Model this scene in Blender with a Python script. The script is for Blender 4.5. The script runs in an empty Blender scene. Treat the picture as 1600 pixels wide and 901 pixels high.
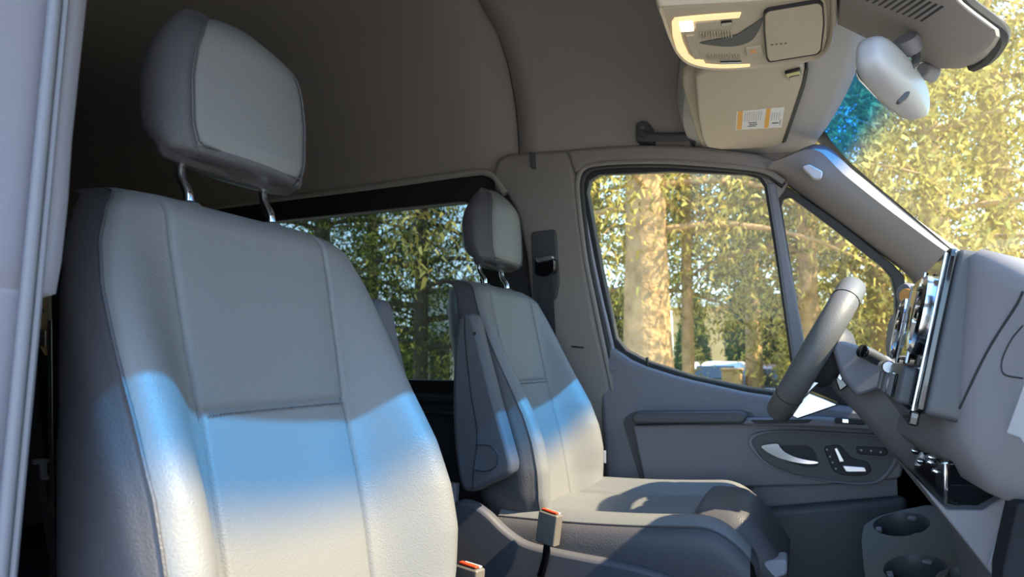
import bpy, bmesh, math, random
import numpy as np
from mathutils import Vector, Matrix

random.seed(7)
rng = np.random.default_rng(11)
SC = bpy.context.scene
COL = SC.collection

# ------------------------------------------------------------------ camera
# Van axes: X forward, Y across (towards the driver's door), Z up, ground z = 0.
FPX = 1050.0
YAW, PITCH = math.radians(23.5), math.radians(6.0)
EYE = Vector((0, 0, 1.52))
LOOK = Vector((-math.sin(YAW) * math.cos(PITCH), math.cos(YAW) * math.cos(PITCH), math.sin(PITCH)))
RIGHT = Vector((math.cos(YAW), math.sin(YAW), 0))
UP = RIGHT.cross(LOOK)
cam = bpy.data.objects.new('camera', bpy.data.cameras.new('camera'))
COL.objects.link(cam)
cam.matrix_world = Matrix.Translation(EYE) @ Matrix((RIGHT, UP, -LOOK)).transposed().to_4x4()
cam.data.sensor_fit = 'HORIZONTAL'
cam.data.sensor_width = 36
cam.data.lens = 36 * FPX / 1600
cam.data.clip_start = 0.02
cam.data.clip_end = 500
cam.data.dof.use_dof = True
cam.data.dof.focus_distance = 1.15
cam.data.dof.aperture_fstop = 6.5
SC.camera = cam

# ------------------------------------------------------------------ light
SUN_EL, SUN_AZ = math.radians(43.0), math.radians(-4.0)
SUN_DIR = Vector((math.cos(SUN_EL) * math.cos(SUN_AZ), math.cos(SUN_EL) * math.sin(SUN_AZ), math.sin(SUN_EL)))
sd = bpy.data.lights.new('sun', 'SUN')
sd.energy = 15.5
sd.angle = math.radians(0.6)
sd.color = (1.0, 0.87, 0.66)
sun = bpy.data.objects.new('sun', sd)
COL.objects.link(sun)
sun.rotation_euler = SUN_DIR.to_track_quat('Z', 'Y').to_euler()
sun.location = (6, -1, 9)

W = bpy.data.worlds.new('sky')
SC.world = W
W.use_nodes = True
nt = W.node_tree
bg = nt.nodes['Background']
tc = nt.nodes.new('ShaderNodeTexCoord')
sx = nt.nodes.new('ShaderNodeSeparateXYZ')
rp = nt.nodes.new('ShaderNodeValToRGB')
nt.links.new(tc.outputs['Generated'], sx.inputs[0])
nt.links.new(sx.outputs['Z'], rp.inputs[0])
nt.links.new(rp.outputs[0], bg.inputs[0])
rp.color_ramp.elements[0].position = 0.0
rp.color_ramp.elements[0].color = (0.66, 0.85, 1.0, 1)
rp.color_ramp.elements[1].position = 0.75
rp.color_ramp.elements[1].color = (0.22, 0.47, 1.0, 1)
e = rp.color_ramp.elements.new(0.25)
e.color = (0.40, 0.68, 1.0, 1)
bg.inputs[1].default_value = 4.6

SC.view_settings.view_transform = 'Standard'
SC.view_settings.look = 'None'
SC.view_settings.exposure = 0.0
SC.view_settings.gamma = 1.0
SC.view_settings.use_curve_mapping = False
SC.cycles.max_bounces = 10
SC.cycles.diffuse_bounces = 5
SC.cycles.transparent_max_bounces = 24
SC.cycles.caustics_reflective = False
SC.cycles.caustics_refractive = False
SC.cycles.use_denoising = True
SC.cycles.sample_clamp_indirect = 6.0

# ------------------------------------------------------------------ helpers
def ray(px, py):
    return LOOK + RIGHT * ((px - 800) / FPX) + UP * ((450.5 - py) / FPX)

def PY(px, py, y):
    r = ray(px, py); return EYE + r * ((y - EYE.y) / r.y)

def PX(px, py, x):
    r = ray(px, py); return EYE + r * ((x - EYE.x) / r.x)

def PZ(px, py, z):
    r = ray(px, py); return EYE + r * ((z - EYE.z) / r.z)

def PL(px, py, p, n):
    r = ray(px, py); p = Vector(p); n = Vector(n)
    return EYE + r * ((p - EYE).dot(n) / r.dot(n))

WALL_P, WALL_N = (0, 2.05, 1.45), (0, 1, 0.16)
def PW(px, py, inset=0.0):
    return PL(px, py, (0, 2.05 - inset, 1.45), WALL_N)

def wall_y(z, inset=0.0):
    return 2.05 - inset - 0.16 * (z - 1.45)

OFF = {}
def root_off(o):
    return OFF.get(o.name, Vector((0, 0, 0)))

def link(o, parent, off=None):
    COL.objects.link(o)
    if parent is not None:
        o.parent = parent
        OFF[o.name] = root_off(parent)
    return o

def mk(name, verts, faces, mat, parent=None, smooth=True, bevel=0.0, seg=2, sub=0, solid=0.0, angle=40):
    off = root_off(parent) if parent is not None else Vector((0, 0, 0))
    me = bpy.data.meshes.new(name)
    me.from_pydata([tuple(Vector(v) - off) for v in verts], [], [list(f) for f in faces])
    bm = bmesh.new(); bm.from_mesh(me)
    bmesh.ops.recalc_face_normals(bm, faces=bm.faces)
    bm.to_mesh(me); bm.free()
    me.materials.append(mat)
    o = bpy.data.objects.new(name, me)
    link(o, parent)
    if smooth:
        me.shade_smooth()
        me.set_sharp_from_angle(angle=math.radians(angle))
    if solid:
        m = o.modifiers.new('solid', 'SOLIDIFY'); m.thickness = solid; m.offset = -1
    if bevel:
        m = o.modifiers.new('bevel', 'BEVEL'); m.width = bevel; m.segments = seg
        m.limit_method = 'ANGLE'; m.angle_limit = math.radians(35); m.harden_normals = False
    if sub:
        m = o.modifiers.new('sub', 'SUBSURF'); m.levels = sub; m.render_levels = sub
    return o

def mkq(name, verts, faces, mat, parent=None, smooth=False):
    """quick big mesh from numpy arrays of verts (n,3) and quads (m,4)"""
    off = np.array(root_off(parent)) if parent is not None else np.zeros(3)
    verts = np.asarray(verts, dtype=np.float32) - off.astype(np.float32)
    faces = np.asarray(faces, dtype=np.int32)
    k = faces.shape[1]
    me = bpy.data.meshes.new(name)
    me.vertices.add(len(verts)); me.vertices.foreach_set('co', verts.ravel())
    me.loops.add(faces.size); me.loops.foreach_set('vertex_index', faces.ravel())
    me.polygons.add(len(faces))
    me.polygons.foreach_set('loop_start', np.arange(0, faces.size, k, dtype=np.int32))
    me.polygons.foreach_set('loop_total', np.full(len(faces), k, dtype=np.int32))
    me.update(calc_edges=True)
    me.materials.append(mat)
    if smooth: me.shade_smooth()
    o = bpy.data.objects.new(name, me)
    return link(o, parent)

def prism(name, pts, vec, mat, parent=None, bevel=0.0, seg=2, smooth=True):
    """closed outline of 3-D points swept along vec"""
    vec = Vector(vec); n = len(pts)
    v = [Vector(p) for p in pts] + [Vector(p) + vec for p in pts]
    f = [list(range(n)), list(range(2 * n - 1, n - 1, -1))]
    f += [[i, (i + 1) % n, n + (i + 1) % n, n + i] for i in range(n)]
    return mk(name, v, f, mat, parent, smooth, bevel, seg)

def box(name, a, b, mat, parent=None, bevel=0.0, seg=2):
    x0, y0, z0 = a; x1, y1, z1 = b
    return prism(name, [(x0, y0, z0), (x1, y0, z0), (x1, y1, z0), (x0, y1, z0)], (0, 0, z1 - z0), mat, parent, bevel, seg)

def ring_prism(name, outer, inner, vec, mat, parent=None, bevel=0.0):
    """frame between two outlines with equal point counts, swept along vec"""
    vec = Vector(vec); n = len(outer)
    v = [Vector(p) for p in outer] + [Vector(p) for p in inner]
    v += [p + vec for p in v[:2 * n]]
    f = []
    for i in range(n):
        j = (i + 1) % n
        f.append([i, j, n + j, n + i])
        f.append([2 * n + i, 3 * n + i, 3 * n + j, 2 * n + j])
        f.append([i, 2 * n + i, 2 * n + j, j])
        f.append([n + i, n + j, 3 * n + j, 3 * n + i])
    return mk(name, v, f, mat, parent, True, bevel)

def loft(name, rings, mat, parent=None, cap=True, closed=True, smooth=True, sub=0, bevel=0.0, angle=40):
    n = len(rings[0]); v = [Vector(p) for r in rings for p in r]; f = []
    for k in range(len(rings) - 1):
        for i in range(n if closed else n - 1):
            j = (i + 1) % n
            f.append([k * n + i, k * n + j, (k + 1) * n + j, (k + 1) * n + i])
    if cap and closed:
        f.append(list(range(n))); f.append([(len(rings) - 1) * n + i for i in range(n)][::-1])
    return mk(name, v, f, mat, parent, smooth, bevel, 2, sub, angle=angle)

def spline(pts, n=8, closed=False):
    """Catmull-Rom through the points"""
    P = [Vector(p) for p in pts]; out = []
    m = len(P)
    segs = m if closed else m - 1
    for i in range(segs):
        if closed:
            a, b, c, d = P[(i - 1) % m], P[i], P[(i + 1) % m], P[(i + 2) % m]
        else:
            b, c = P[i], P[i + 1]
            a = P[i - 1] if i > 0 else b * 2 - c
            d = P[i + 2] if i + 2 < m else c * 2 - b
        for k in range(n):
            t = k / n
            out.append(0.5 * ((2 * b) + (c - a) * t + (2 * a - 5 * b + 4 * c - d) * t * t + (3 * b - a - 3 * c + d) * t ** 3))
    if not closed: out.append(P[-1])
    return out

def rounded(pts, r, n=5):
    """round the corners of a closed outline; r is one radius or one per corner"""
    P = [Vector(p) for p in pts]; m = len(P); out = []
    for i in range(m):
        ri = r[i] if isinstance(r, (list, tuple)) else r
        a, b, c = P[i - 1], P[i], P[(i + 1) % m]
        da, dc = (a - b), (c - b)
        k = min(ri, da.length * 0.48, dc.length * 0.48)
        if k < 1e-5: out.append(b); continue
        s, e_ = b + da.normalized() * k, b + dc.normalized() * k
        for q in range(n + 1):
            t = q / n
            out.append(s * (1 - t) ** 2 + b * (2 * t * (1 - t)) + e_ * t * t)
    return out

def tube(name, pts, r, mat, parent=None, n=10, cap=True, flat=None):
    """round (or flattened: flat = (axis vector, ratio)) tube along points; r number or list"""
    P = [Vector(p) for p in pts]; rings = []
    prev = None
    for i, p in enumerate(P):
        t = (P[min(i + 1, len(P) - 1)] - P[max(i - 1, 0)]).normalized()
        if flat is not None:
            ref = Vector(flat[0])
        elif prev is not None:
            ref = prev
        else:
            ref = Vector((0, 0, 1)) if abs(t.z) < 0.9 else Vector((1, 0, 0))
        u = (ref - t * ref.dot(t)).normalized(); w = t.cross(u); prev = u
        rr = r[i] if isinstance(r, (list, tuple)) else r
        k = flat[1] if flat is not None else 1.0
        rings.append([p + (u * math.cos(2 * math.pi * q / n) * k + w * math.sin(2 * math.pi * q / n)) * rr for q in range(n)])
    return loft(name, rings, mat, parent, cap)

def disc_ring(c, u, v, r, n=28):
    c, u, v = Vector(c), Vector(u).normalized(), Vector(v).normalized()
    return [c + (u * math.cos(2 * math.pi * i / n) + v * math.sin(2 * math.pi * i / n)) * r for i in range(n)]

def lathe(name, c, axis, prof, mat, parent=None, n=24, cap=True):
    """prof: (distance along axis, radius)"""
    c, axis = Vector(c), Vector(axis).normalized()
    ref = Vector((0, 0, 1)) if abs(axis.z) < 0.9 else Vector((1, 0, 0))
    u = (ref - axis * ref.dot(axis)).normalized(); w = axis.cross(u)
    rings = [disc_ring(c + axis * d, u, w, max(r, 1e-4), n) for d, r in prof]
    return loft(name, rings, mat, parent, cap)

def grid(name, fn, nu, nv, mat, parent=None, solid=0.0, smooth=True, angle=40):
    v = [fn(i / nu, j / nv) for j in range(nv + 1) for i in range(nu + 1)]
    f = [[j * (nu + 1) + i, j * (nu + 1) + i + 1, (j + 1) * (nu + 1) + i + 1, (j + 1) * (nu + 1) + i] for j in range(nv) for i in range(nu)]
    return mk(name, v, f, mat, parent, smooth, solid=solid, angle=angle)

def tag(o, label, cat, group=None):
    o['label'] = label; o['category'] = cat
    if group: o['group'] = group
    return o

def struct(o):
    o['kind'] = 'structure'; return o

def thing(name, label, cat, loc=(0, 0, 0), group=None):
    o = bpy.data.objects.new(name, None); COL.objects.link(o)
    o.location = loc; o.empty_display_size = 0.1
    OFF[o.name] = Vector(loc)
    return tag(o, label, cat, group)

def sroot(name, loc=(0, 0, 0)):
    o = bpy.data.objects.new(name, None); COL.objects.link(o)
    o.location = loc; OFF[o.name] = Vector(loc); o['kind'] = 'structure'
    return o

def interp(tab, x):
    return float(np.interp(x, [t[0] for t in tab], [t[1] for t in tab]))

# ------------------------------------------------------------------ materials
def mat(name, col, rough=0.5, metal=0.0, spec=0.5, bump=None, var=0.0, var_scale=6.0, emit=None, coat=0.0):
    m = bpy.data.materials.new(name); m.use_nodes = True
    t = m.node_tree; b = t.nodes['Principled BSDF']
    b.inputs['Base Color'].default_value = (*col, 1)
    b.inputs['Roughness'].default_value = rough
    b.inputs['Metallic'].default_value = metal
    b.inputs['Specular IOR Level'].default_value = spec
    b.inputs['Coat Weight'].default_value = coat
    co = t.nodes.new('ShaderNodeTexCoord')
    if var:
        n = t.nodes.new('ShaderNodeTexNoise'); n.inputs['Scale'].default_value = var_scale
        n.inputs['Detail'].default_value = 4
        r = t.nodes.new('ShaderNodeValToRGB')
        r.color_ramp.elements[0].position = 0.3; r.color_ramp.elements[1].position = 0.7
        r.color_ramp.elements[0].color = (*[c * (1 - var) for c in col], 1)
        r.color_ramp.elements[1].color = (*[min(1, c * (1 + var)) for c in col], 1)
        t.links.new(co.outputs['Object'], n.inputs['Vector']); t.links.new(n.outputs[0], r.inputs[0])
        t.links.new(r.outputs[0], b.inputs['Base Color'])
    if bump:
        kind, scale, strength, dist = bump
        if kind == 'voronoi':
            n = t.nodes.new('ShaderNodeTexVoronoi'); n.feature = 'SMOOTH_F1'; n.inputs['Scale'].default_value = scale
        else:
            n = t.nodes.new('ShaderNodeTexNoise'); n.inputs['Scale'].default_value = scale; n.inputs['Detail'].default_value = 3
        bp = t.nodes.new('ShaderNodeBump'); bp.inputs['Strength'].default_value = strength; bp.inputs['Distance'].default_value = dist
        t.links.new(co.outputs['Object'], n.inputs['Vector']); t.links.new(n.outputs[0], bp.inputs['Height'])
        t.links.new(bp.outputs[0], b.inputs['Normal'])
    if emit:
        b.inputs['Emission Color'].default_value = (*emit[0], 1); b.inputs['Emission Strength'].default_value = emit[1]
    return m

def glass(name, tint, haze=0.03, gloss=0.05, band=None):
    """clear sheet: tinted transparency, faint dust haze and a mirror share"""
    m = bpy.data.materials.new(name); m.use_nodes = True
    t = m.node_tree; t.nodes.clear()
    out = t.nodes.new('ShaderNodeOutputMaterial')
    tr = t.nodes.new('ShaderNodeBsdfTransparent'); tr.inputs[0].default_value = (*tint, 1)
    df = t.nodes.new('ShaderNodeBsdfDiffuse'); df.inputs[0].default_value = (0.90, 0.80, 0.55, 1)
    tl = t.nodes.new('ShaderNodeBsdfTranslucent'); tl.inputs[0].default_value = (0.90, 0.80, 0.55, 1)
    ad = t.nodes.new('ShaderNodeMixShader'); ad.inputs[0].default_value = 0.75
    t.links.new(df.outputs[0], ad.inputs[1]); t.links.new(tl.outputs[0], ad.inputs[2])
    m1 = t.nodes.new('ShaderNodeMixShader'); m1.inputs[0].default_value = haze
    co = t.nodes.new('ShaderNodeTexCoord')
    if haze:
        n = t.nodes.new('ShaderNodeTexNoise'); n.inputs['Scale'].default_value = 9; n.inputs['Detail'].default_value = 6
        mr = t.nodes.new('ShaderNodeMapRange'); mr.inputs['From Min'].default_value = 0.3; mr.inputs['From Max'].default_value = 0.75
        mr.inputs['To Min'].default_value = haze * 0.7; mr.inputs['To Max'].default_value = haze * 1.5
        t.links.new(co.outputs['Object'], n.inputs['Vector']); t.links.new(n.outputs[0], mr.inputs[0]); t.links.new(mr.outputs[0], m1.inputs[0])
    if band:
        z0, z1, bc = band   # tint starts at z0 (clear) and is full at z1
        s = t.nodes.new('ShaderNodeSeparateXYZ'); t.links.new(co.outputs['Object'], s.inputs[0])
        mr2 = t.nodes.new('ShaderNodeMapRange'); mr2.interpolation_type = 'SMOOTHSTEP'
        mr2.inputs['From Min'].default_value = z0; mr2.inputs['From Max'].default_value = z1
        t.links.new(s.outputs['Z'], mr2.inputs[0])
        mx = t.nodes.new('ShaderNodeMix'); mx.data_type = 'RGBA'
        mx.inputs[6].default_value = (*tint, 1); mx.inputs[7].default_value = (*bc, 1)
        t.links.new(mr2.outputs[0], mx.inputs[0]); t.links.new(mx.outputs[2], tr.inputs[0])
        for sh in (df, tl):
            mu = t.nodes.new('ShaderNodeMix'); mu.data_type = 'RGBA'; mu.blend_type = 'MULTIPLY'; mu.inputs[0].default_value = 1.0
            mu.inputs[6].default_value = (0.90, 0.80, 0.55, 1); t.links.new(mx.outputs[2], mu.inputs[7]); t.links.new(mu.outputs[2], sh.inputs[0])
    t.links.new(tr.outputs[0], m1.inputs[1]); t.links.new(ad.outputs[0], m1.inputs[2])
    gl = t.nodes.new('ShaderNodeBsdfGlossy'); gl.inputs['Roughness'].default_value = 0.03
    m2 = t.nodes.new('ShaderNodeMixShader'); m2.inputs[0].default_value = gloss
    t.links.new(m1.outputs[0], m2.inputs[1]); t.links.new(gl.outputs[0], m2.inputs[2]); t.links.new(m2.outputs[0], out.inputs[0])
    return m

def leafmat(name, c0, c1, c2, trans=0.45):
    m = bpy.data.materials.new(name); m.use_nodes = True
    t = m.node_tree; t.nodes.clear()
    out = t.nodes.new('ShaderNodeOutputMaterial')
    g = t.nodes.new('ShaderNodeNewGeometry'); r = t.nodes.new('ShaderNodeValToRGB')
    r.color_ramp.elements[0].color = (*c0, 1); r.color_ramp.elements[1].color = (*c2, 1)
    e_ = r.color_ramp.elements.new(0.5); e_.color = (*c1, 1)
    t.links.new(g.outputs['Random Per Island'], r.inputs[0])
    d = t.nodes.new('ShaderNodeBsdfDiffuse'); l = t.nodes.new('ShaderNodeBsdfTranslucent')
    t.links.new(r.outputs[0], d.inputs[0]); t.links.new(r.outputs[0], l.inputs[0])
    mx = t.nodes.new('ShaderNodeMixShader'); mx.inputs[0].default_value = trans
    t.links.new(d.outputs[0], mx.inputs[1]); t.links.new(l.outputs[0], mx.inputs[2]); t.links.new(mx.outputs[0], out.inputs[0])
    return m

M = dict(
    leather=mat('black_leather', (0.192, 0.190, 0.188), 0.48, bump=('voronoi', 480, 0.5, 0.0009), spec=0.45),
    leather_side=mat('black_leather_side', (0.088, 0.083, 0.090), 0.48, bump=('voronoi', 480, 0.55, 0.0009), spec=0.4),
    thread=mat('thread', (0.10, 0.10, 0.11), 0.7),
    plastic=mat('grey_plastic', (0.185, 0.18, 0.20), 0.55, bump=('noise', 900, 0.12, 0.0004)),
    plastic_dash=mat('dash_plastic', (0.225, 0.212, 0.225), 0.6, bump=('noise', 900, 0.15, 0.0004)),
    plastic_dk=mat('dark_plastic', (0.065, 0.066, 0.072), 0.5, bump=('noise', 900, 0.12, 0.0004)),
    plastic_lt=mat('light_grey_plastic', (0.30, 0.285, 0.33), 0.6, bump=('noise', 1200, 0.15, 0.0004)),
    header=mat('header_plastic', (0.52, 0.44, 0.32), 0.6, bump=('noise', 900, 0.08, 0.0003)),
    headliner=mat('headliner', (0.40, 0.36, 0.32), 0.95, bump=('noise', 1400, 0.2, 0.0005), spec=0.1),
    headliner_lt=mat('headliner_light', (0.48, 0.46, 0.42), 0.95, bump=('noise', 1400, 0.3, 0.0006), spec=0.1),
    pillar=mat('pillar_trim', (0.28, 0.25, 0.225), 0.75, bump=('noise', 1300, 0.25, 0.0005), spec=0.25),
    mirror_grey=mat('mirror_grey', (0.42, 0.42, 0.43), 0.35, bump=('noise', 900, 0.1, 0.0004)),
    rubber=mat('black_rubber', (0.02, 0.02, 0.022), 0.6),
    gloss=mat('piano_black', (0.006, 0.006, 0.007), 0.08, spec=0.6, coat=0.6),
    chrome=mat('chrome', (0.85, 0.86, 0.88), 0.14, 1.0),
    satin=mat('satin_silver', (0.62, 0.62, 0.64), 0.32, 1.0),
    white=mat('white_print', (0.80, 0.79, 0.76), 0.6),
    paper=mat('paper', (0.78, 0.77, 0.80), 0.7),
    orange=mat('orange_print', (0.85, 0.42, 0.06), 0.6),
    ink=mat('ink', (0.10, 0.10, 0.10), 0.8),
    grey_ink=mat('grey_ink', (0.45, 0.44, 0.42), 0.8),
    red=mat('red_button', (0.75, 0.07, 0.02), 0.4),
    buckle=mat('buckle_plastic', (0.16, 0.14, 0.12), 0.5),
    belt=mat('belt_webbing', (0.035, 0.037, 0.045), 0.7, bump=('noise', 700, 0.3, 0.0006)),
    carpet=mat('carpet', (0.03, 0.03, 0.033), 1.0, bump=('noise', 500, 0.6, 0.002), spec=0.05),
    lamp=mat('lamp_strip', (0.9, 0.75, 0.45), 0.4, emit=((1.0, 0.72, 0.32), 0.75)),
    lamp_hot=mat('lamp_lens', (0.95, 0.9, 0.8), 0.3, emit=((1.0, 0.86, 0.62), 2.2)),
    icon=mat('icon_print', (0.55, 0.56, 0.6), 0.6),
    screen=mat('display_glass', (0.01, 0.01, 0.012), 0.06, spec=0.6, coat=0.5),
    amber=mat('amber_plastic', (0.75, 0.33, 0.10), 0.5),
    tan=mat('tan_plastic', (0.45, 0.34, 0.18), 0.6),
    glass_front=glass('front_glass', (0.82, 0.79, 0.68), haze=0.035, gloss=0.04),
    glass_rear=glass('privacy_glass', (0.24, 0.27, 0.26), haze=0.008, gloss=0.05),
    windshield=glass('windshield_glass', (0.92, 0.92, 0.84), haze=0.05, gloss=0.05, band=(1.985, 2.055, (0.035, 0.28, 0.80))),
    asphalt=mat('concrete_paving', (0.44, 0.39, 0.32), 0.9, var=0.12, var_scale=0.6, bump=('noise', 60, 0.4, 0.01)),
    grass=mat('dry_grass', (0.34, 0.33, 0.12), 0.95, var=0.25, var_scale=1.2),
    bark=mat('bark', (0.46, 0.30, 0.15), 0.95, bump=('noise', 14, 1.0, 0.05), var=0.3, var_scale=5),
    bark_dk=mat('dark_bark', (0.09, 0.065, 0.04), 0.95, bump=('noise', 14, 1.0, 0.05), var=0.3, var_scale=5),
    plastic_seat=mat('seat_plastic', (0.10, 0.098, 0.112), 0.55, bump=('noise', 900, 0.12, 0.0004)),
    plastic_tray=mat('tray_plastic', (0.125, 0.122, 0.112), 0.6, bump=('noise', 900, 0.12, 0.0004)),
    rim=mat('rim_leather', (0.13, 0.127, 0.125), 0.5, bump=('voronoi', 480, 0.4, 0.0008)),
    tag=mat('tag_plastic', (0.55, 0.55, 0.55), 0.35),
    leaf_a=leafmat('conifer_spray', (0.17, 0.135, 0.035), (0.40, 0.33, 0.085), (0.76, 0.68, 0.22)),
    leaf_b=leafmat('green_leaf', (0.02, 0.035, 0.010), (0.07, 0.09, 0.02), (0.36, 0.36, 0.07)),
    leaf_c=leafmat('dark_shrub_leaf', (0.03, 0.07, 0.03), (0.07, 0.14, 0.05), (0.16, 0.26, 0.08)),
    stucco=mat('tan_stucco', (0.55, 0.36, 0.18), 0.9, var=0.15, var_scale=1.5),
    roofing=mat('roof_sheet', (0.75, 0.75, 0.74), 0.6),
    carwhite=mat('white_paint', (0.85, 0.85, 0.83), 0.25, coat=0.5),
    cargrey=mat('grey_paint', (0.10, 0.09, 0.10), 0.25, coat=0.5),
    wood=mat('fence_wood', (0.36, 0.26, 0.16), 0.85, var=0.2, var_scale=8),
)

from mathutils.bvhtree import BVHTree

def bvh_of(objs):
    vs, fs = [], []
    for o in objs:
        b = len(vs); off = root_off(o)
        vs += [v.co + off for v in o.data.vertices]
        fs += [[b + i for i in p.vertices] for p in o.data.polygons]
    return BVHTree.FromPolygons(vs, fs)

def hit(tree, px, py, lift=0.001):
    r = ray(px, py).normalized()
    loc, nrm, idx, d = tree.ray_cast(EYE, r)
    if loc is None: return None
    if nrm.dot(r) > 0: nrm = -nrm
    return loc + nrm * lift

def hits(tree, pts, lift=0.001):
    return [h for h in (hit(tree, *p, lift) for p in pts) if h is not None]

def holed_plate(name, outer, holes, z0, z1, m, parent=None, bevel=0.0):
    """horizontal plate with round or shaped holes, from z0 up to z1"""
    cu = bpy.data.curves.new(name, 'CURVE'); cu.dimensions = '2D'; cu.fill_mode = 'BOTH'
    cu.extrude = (z1 - z0) / 2
    for loop in [outer] + holes:
        s = cu.splines.new('POLY'); s.points.add(len(loop) - 1); s.use_cyclic_u = True
        for p, q in zip(s.points, loop): p.co = (q[0], q[1], 0, 1)
    tmp = bpy.data.objects.new(name + '_tmp', cu); COL.objects.link(tmp)
    dg = bpy.context.evaluated_depsgraph_get()
    me = bpy.data.meshes.new_from_object(tmp.evaluated_get(dg))
    bpy.data.objects.remove(tmp)
    v = [(p.co.x, p.co.y, p.co.z + (z0 + z1) / 2) for p in me.vertices]
    f = [list(p.vertices) for p in me.polygons]
    return mk(name, v, f, m, parent, True, bevel, 2, angle=30)

MID = 1.12   # the van's centre line

# ================================================================== THE SETTING
# ---- ground outside
struct(mkq('ground', [(-60, -30, 0), (60, -30, 0), (60, 90, 0), (-60, 90, 0)], [(0, 1, 2, 3)], M['asphalt']))
lawn = mkq('lawn', [(-45, 6.0, 0.02), (45, 6.0, 0.02), (45, 60, 0.02), (-45, 60, 0.02)], [(0, 1, 2, 3)], M['grass'])
struct(lawn)
# ---- floor and closing walls of the van
struct(box('floor', (-3.4, 0.12, 0.70), (0.80, 2.20, 0.75), M['carpet']))
struct(box('wall_back', (-3.40, 0.08, 0.70), (-3.34, 2.24, 2.75), M['plastic_dk']))
struct(box('wall_front', (0.66, 0.15, 0.60), (0.72, 2.09, 1.50), M['plastic_dk']))
struct(box('wall_right', (-3.36, 0.10, 0.70), (-0.80, 0.16, 2.18), M['plastic_dk']))

# ---- side wall behind the driver, with its long window
WX0, WX1, WZ0, WZ1 = -2.35, -0.93, 1.445, 2.045
def left_wall():
    xs = [-3.36, WX0, WX1, -0.62]; zs = [0.72, WZ0, WZ1, 2.19]
    v, f = [], []
    for z in zs:
        for x in xs: v.append((x, wall_y(z), z))
    for j in range(3):
        for i in range(3):
            if i == 1 and j == 1: continue
            a = j * 4 + i; f.append([a, a + 1, a + 5, a + 4])
    n = len(v)
    v += [(x, y + 0.05, z) for x, y, z in v]
    f += [[i + n for i in q][::-1] for q in f]
    o = mk('wall_left', v, f, M['plastic_dk'])
    return struct(o)
wl = left_wall()
w1 = sroot('window_1', (-1.6, 1.98, 1.44))
def wrect(x0, x1, z0, z1, r, inset):
    return rounded([(x0, wall_y(z0, inset), z0), (x1, wall_y(z0, inset), z0), (x1, wall_y(z1, inset), z1), (x0, wall_y(z1, inset), z1)], r)
g = wrect(WX0 + .03, WX1 - .06, WZ0 - .005, WZ1 + .005, 0.06, -0.02)
mk('glass_pane', g, [list(range(len(g)))], M['glass_rear'], w1, smooth=False)
ring_prism('window_frame', wrect(WX0 - .03, WX1 + .03, WZ0 - .035, WZ1 + .075, 0.07, 0.012),
           wrect(WX0 + .02, WX1 - .05, WZ0 + .003, WZ1 - .004, 0.06, 0.012), (0, 0.045, 0), M['rubber'], w1, 0.004)
tube('upper_ledge', spline([(WX0 - 0.1, wall_y(2.115, .03), 2.115), (-1.4, wall_y(2.115, .035), 2.117), (-1.0, wall_y(2.12, .04), 2.121), (-0.90, wall_y(2.11, .045), 2.108), (-0.85, wall_y(2.05, .05), 2.04)], 6), 0.011, M['headliner'], w1)
# trim panel below the long window
struct(prism('trim_1', [(-3.3, wall_y(1.40, .02), 1.40), (-0.85, wall_y(1.40, .02), 1.40), (-0.85, wall_y(.8, .02), .8), (-3.3, wall_y(.8, .02), .8)], (0, 0.03, 0), M['plastic_dk'], bevel=0.01))
for zz in (1.375, 1.335):
    struct(tube('trim_2', [(-2.6, wall_y(zz, .024), zz), (-0.9, wall_y(zz, .024), zz)], 0.005, M['satin'] if zz < 1.35 else M['rubber']))

# ---- roof lining: a profile in Y and Z run along the van
PROF = [(1.948, 2.115), (1.935, 2.165), (1.925, 2.26), (1.905, 2.38), (1.86, 2.50), (1.77, 2.60), (1.63, 2.67), (1.40, 2.71), (MID, 2.72)]
PROF = PROF + [(2 * MID - y, z) for y, z in PROF[-2::-1]]
PROF_S = [(p.x, p.y) for p in spline([(y, z, 0) for y, z in PROF], 5)]
def on_profile(px, py):
    r = ray(px, py)
    half = PROF_S[:len(PROF_S) // 2 + 1]
    for k in range(400, 2000):
        p = EYE + r * (k * 0.0015 + 0.3)
        yl = np.interp(p.z, [q[1] for q in half], [q[0] for q in half])
        if p.z > 2.72 or (p.y > yl): return p
seam_px = [(818, 262), (817, 235), (812, 170), (800, 105), (783, 55), (765, 22), (752, 0)]
seam = [on_profile(*q) for q in seam_px]
SEAMT = sorted([(p.z, p.x) for p in seam])
def seam_x(z): return interp(SEAMT, z)
def lining(name, xf0, xf1, inset, m):
    rings = []
    for k in range(13):
        t = k / 12; ring = []
        for i, (y, z) in enumerate(PROF_S):
            x = xf0(z) * (1 - t) + xf1(z) * t
            d = Vector((0, MID - y, 2.1 - z)).normalized() * inset
            ring.append((x, y + d.y, z + d.z))
        rings.append(ring)
    o = loft(name, rings, m, cap=False, closed=False)
    mm = o.modifiers.new('solid', 'SOLIDIFY'); mm.thickness = 0.02; mm.offset = 0
    return struct(o)
lining('ceiling', lambda z: -3.38, lambda z: seam_x(z) + 0.02, 0.0, M['headliner'])
lining('ceiling_front', lambda z: seam_x(z), lambda z: 0.02, 0.014, M['headliner'])
# seam bead where the two linings meet
struct(tube('trim_3', [(seam_x(z) - 0.003, y - 0.017, z) for y, z in PROF_S[:22]], 0.0045, M['plastic_dk'], n=6))

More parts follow.
